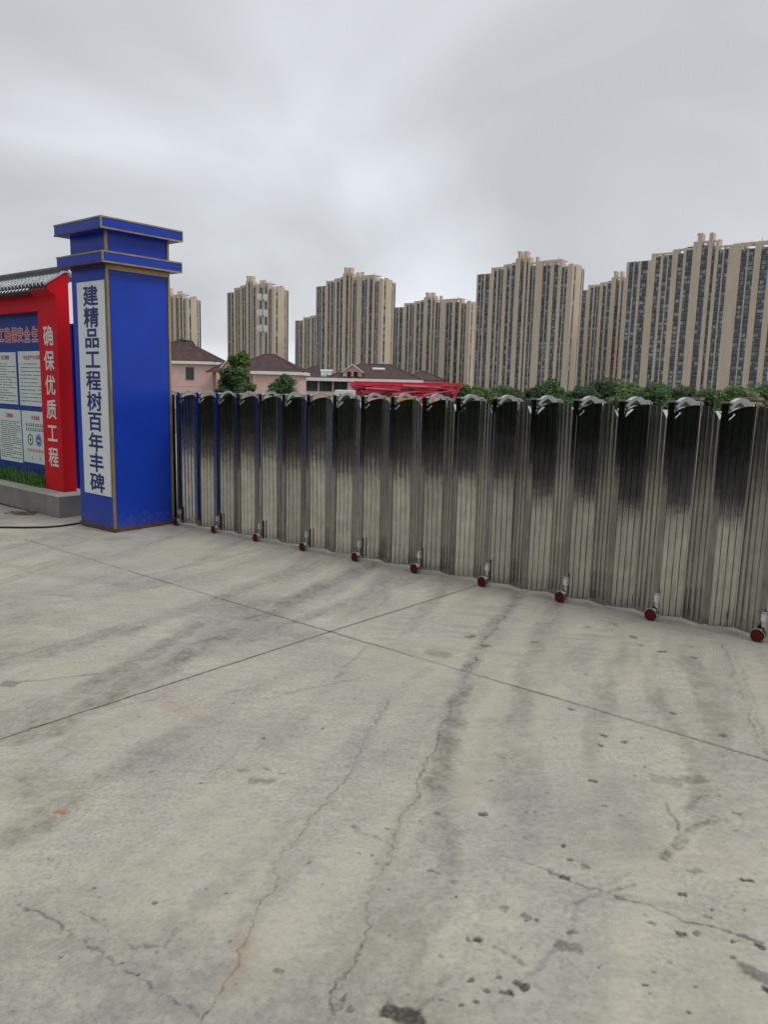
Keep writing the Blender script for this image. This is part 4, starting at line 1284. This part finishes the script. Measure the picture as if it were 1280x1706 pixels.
    for px in (702, 748):
        MB().box(X_(px), X_(px) + .3, -.3, .05, .3, zc(664, px)).build('outrigger', M['pump_red'], root)
build_pump()

# ------------------------------------------------------------------ telecom mast
M['galv'] = mat('galvanised_steel', (0.36, 0.37, 0.37), 0.5, metal=.3)
def build_mast():
    Yd = 260
    p = at(437, 492, Yd)
    root = empty('telecom_mast', (p.x, Yd, BASE)); tag(root, 'slim grey telecom mast with white antenna panels in front of a tower', 'mast')
    H_ = p.z - BASE
    MB().tube([(0, 0, 0), (0, 0, H_)], [.55, .2], 10).build('pole', M['galv'], root)
    for zz in (H_ - 1.5, H_ - 6.5, H_ - 11.5):
        q = MB().tube([(1.4 * math.cos(R(t)), 1.4 * math.sin(R(t)), zz) for t in range(0, 361, 30)], .09, 6)
        for t in range(0, 360, 60): q.tube([(0, 0, zz), (1.4 * math.cos(R(t)), 1.4 * math.sin(R(t)), zz)], .07, 5)
        q.build('platform', M['galv'], root)
        for t in range(20, 360, 60):
            x, y = 1.5 * math.cos(R(t)), 1.5 * math.sin(R(t))
            MB().box(x - .2, x + .2, y - .12, y + .12, zz - .4, zz + 1.9).build('antenna', M['truck_white'], root)
build_mast()

# ------------------------------------------------------------------ trees
def leaf_mat(name, c1, c2):
    m = bpy.data.materials.new(name); m.use_nodes = True
    t = m.node_tree; p = t.nodes['Principled BSDF']
    g = N(t, 'ShaderNodeNewGeometry'); r = N(t, 'ShaderNodeValToRGB')
    r.color_ramp.elements[0].color = (*c1, 1); r.color_ramp.elements[1].color = (*c2, 1)
    t.links.new(g.outputs['Random Per Island'], r.inputs[0]); t.links.new(r.outputs[0], p.inputs['Base Color'])
    p.inputs['Roughness'].default_value = .55; p.inputs['Specular IOR Level'].default_value = .3
    return m
LEAF = [leaf_mat('leaf_mid', (.025, .062, .016), (.070, .135, .032)), leaf_mat('leaf_dark', (.018, .045, .015), (.045, .085, .028)),
        leaf_mat('leaf_light', (.055, .105, .02), (.12, .19, .045))]
M['bark'] = mat('bark', (0.09, 0.065, 0.045), 0.9, var=0.3, vscale=3)
def build_tree(name, loc, H_, RW, lm, label, seed, leaves=4200, trunk=.35, leaf=.26, group='green trees beyond the gate', cat='tree'):
    rnd = random.Random(seed)
    root = empty(name, loc); tag(root, label, cat, group)
    tr = MB(); tz = H_ * trunk
    tr.tube([(0, 0, 0), (.05, 0, tz * .5), (0, .05, tz), (.08, 0, H_ * .8)], [H_ * .028, H_ * .022, H_ * .016, H_ * .005], 8)
    clumps = []
    for k in range(22):
        a = rnd.uniform(0, 2 * math.pi); zz = rnd.uniform(trunk + .06, .93) if k else .92
        prof = math.sin(math.pi * min(1, (zz - trunk * .6) / (1 - trunk * .6)) ** .8) ** .7
        r_ = RW * prof * rnd.uniform(.35, .95)
        c = Vector((r_ * math.cos(a), r_ * math.sin(a), zz * H_))
        clumps.append((c, RW * rnd.uniform(.26, .48)))
        tr.tube([(0, 0, max(tz * .6, c.z - r_ * .9)), c * .6 + Vector((0, 0, c.z * .38)), c], [H_ * .009, H_ * .006, H_ * .002], 5)
    tr.build('trunk', M['bark'], root)
    q = MB()
    for k in range(leaves):
        c, r_ = rnd.choice(clumps)
        d = Vector((rnd.gauss(0, 1), rnd.gauss(0, 1), rnd.gauss(0, 1))).normalized() * r_ * rnd.random() ** .45
        p = c + Vector((d.x, d.y, d.z * .8))
        u = Vector((rnd.gauss(0, 1), rnd.gauss(0, 1), rnd.gauss(0, .6))).normalized(); v = u.orthogonal().normalized()
        s_ = leaf * rnd.uniform(.6, 1.3)
        q.quad(p - u * s_, p - v * s_ * .5, p + u * s_, p + v * s_ * .5)
    q.build('crown', lm, root)
    return root
def tree_at(px, py_top, Yd, RWpx, lm, label, seed, name='broadleaf_tree', **kw):
    p = at(px, py_top, Yd)
    H_ = p.z - BASE
    return build_tree(name, (p.x, Yd, BASE), H_ / .98, kw.pop('fat', 1.15) * RWpx * Yd / 1280.0, lm, label, seed, **kw)
tree_at(398, 586, 92, 21, LEAF[2], 'light green bushy tree rising in front of the pink house with the dormer', 1, trunk=.36, leaf=.22)
tree_at(378, 615, 90, 24, LEAF[1], 'dark green tree between the two pink houses, below the light green one', 2, trunk=.06, leaf=.22)
tree_at(473, 625, 88, 21, LEAF[0], 'round green bush against the pink wall, left of the long house', 3, name='round_bush', trunk=.08, leaf=.16, cat='bush')
tree_at(303, 566, 150, 24, LEAF[1], 'dark tree rising behind the maroon roof beside the blue pillar', 4, leaf=.3)
tree_at(343, 588, 135, 17, LEAF[0], 'small green tree just right of the maroon roof beside the blue pillar', 5, leaf=.26)
rowt = [(768, 645, 104, 22, 0, 'green tree at the right end of the red boom'),
        (800, 649, 118, 24, 2, 'light green tree at the foot of the large middle right tower, left corner'),
        (842, 651, 122, 26, 0, 'low green tree at the foot of the large middle right tower'),
        (890, 650, 112, 24, 1, 'dark green tree under the right half of the large middle right tower'),
        (925, 642, 116, 26, 0, 'green tree below the blank end wall of the large middle right tower'),
        (968, 648, 120, 24, 1, 'dark tree left of the tallest dark clump'),
        (1012, 640, 125, 34, 1, 'biggest dark tree in front of the half hidden tower'),
        (1058, 644, 118, 28, 2, 'light green tree at the left corner of the nearest tower'),
        (1100, 646, 112, 28, 0, 'green tree left of the slim brown post'),
        (1143, 649, 118, 26, 0, 'green tree directly behind the slim brown post'),
        (1190, 656, 114, 26, 0, 'low green tree between the two brown posts'),
        (1232, 652, 106, 28, 2, 'light green tree behind the thicker brown post'),
        (1275, 648, 110, 32, 0, 'green tree cut off by the right edge of the photo')]
for i, (px, py, Yd, rw, lm, lab) in enumerate(rowt):
    tree_at(px, py, Yd, rw, LEAF[lm], lab, 40 + i, trunk=.02, leaf=.27, leaves=5200, fat=1.5)

# ------------------------------------------------------------------ unseen foliage belt added behind the viewer to darken the gate's reflections
def build_backdrop():
    rnd = random.Random(99)
    line = [(-30, 15), (-34, -2), (-20, -9), (-8, -12.5), (6, -13), (18, -10), (27, -3)]
    seglen = [math.dist(a, b) for a, b in zip(line[:-1], line[1:])]
    def pt(u):
        for L, a, b in zip(seglen, line[:-1], line[1:]):
            if u <= L: return a[0] + (b[0] - a[0]) * u / L, a[1] + (b[1] - a[1]) * u / L
            u -= L
        return line[-1]
    q = MB()
    tot = sum(seglen)
    for k in range(38000):
        u0 = rnd.uniform(0, tot); x, y = pt(u0)
        top = 7.6 + 1.3 * math.sin(u0 * .9) + .9 * math.sin(u0 * 2.3 + 1)
        z = top * rnd.random() ** .9
        x += rnd.gauss(0, .8); y += rnd.gauss(0, .8)
        u = Vector((rnd.gauss(0, 1), rnd.gauss(0, 1), rnd.gauss(0, .7))).normalized(); v = u.orthogonal().normalized()
        s_ = rnd.uniform(.25, .5); p = Vector((x, y, z - .6))
        q.quad(p - u * s_, p - v * s_ * .5, p + u * s_, p + v * s_ * .5)
    o = q.build('foliage_backdrop', LEAF[1])
    tag(o, 'added unseen belt of dark foliage that darkens the reflections in the gate', 'tree belt', kind='stuff')
build_backdrop()
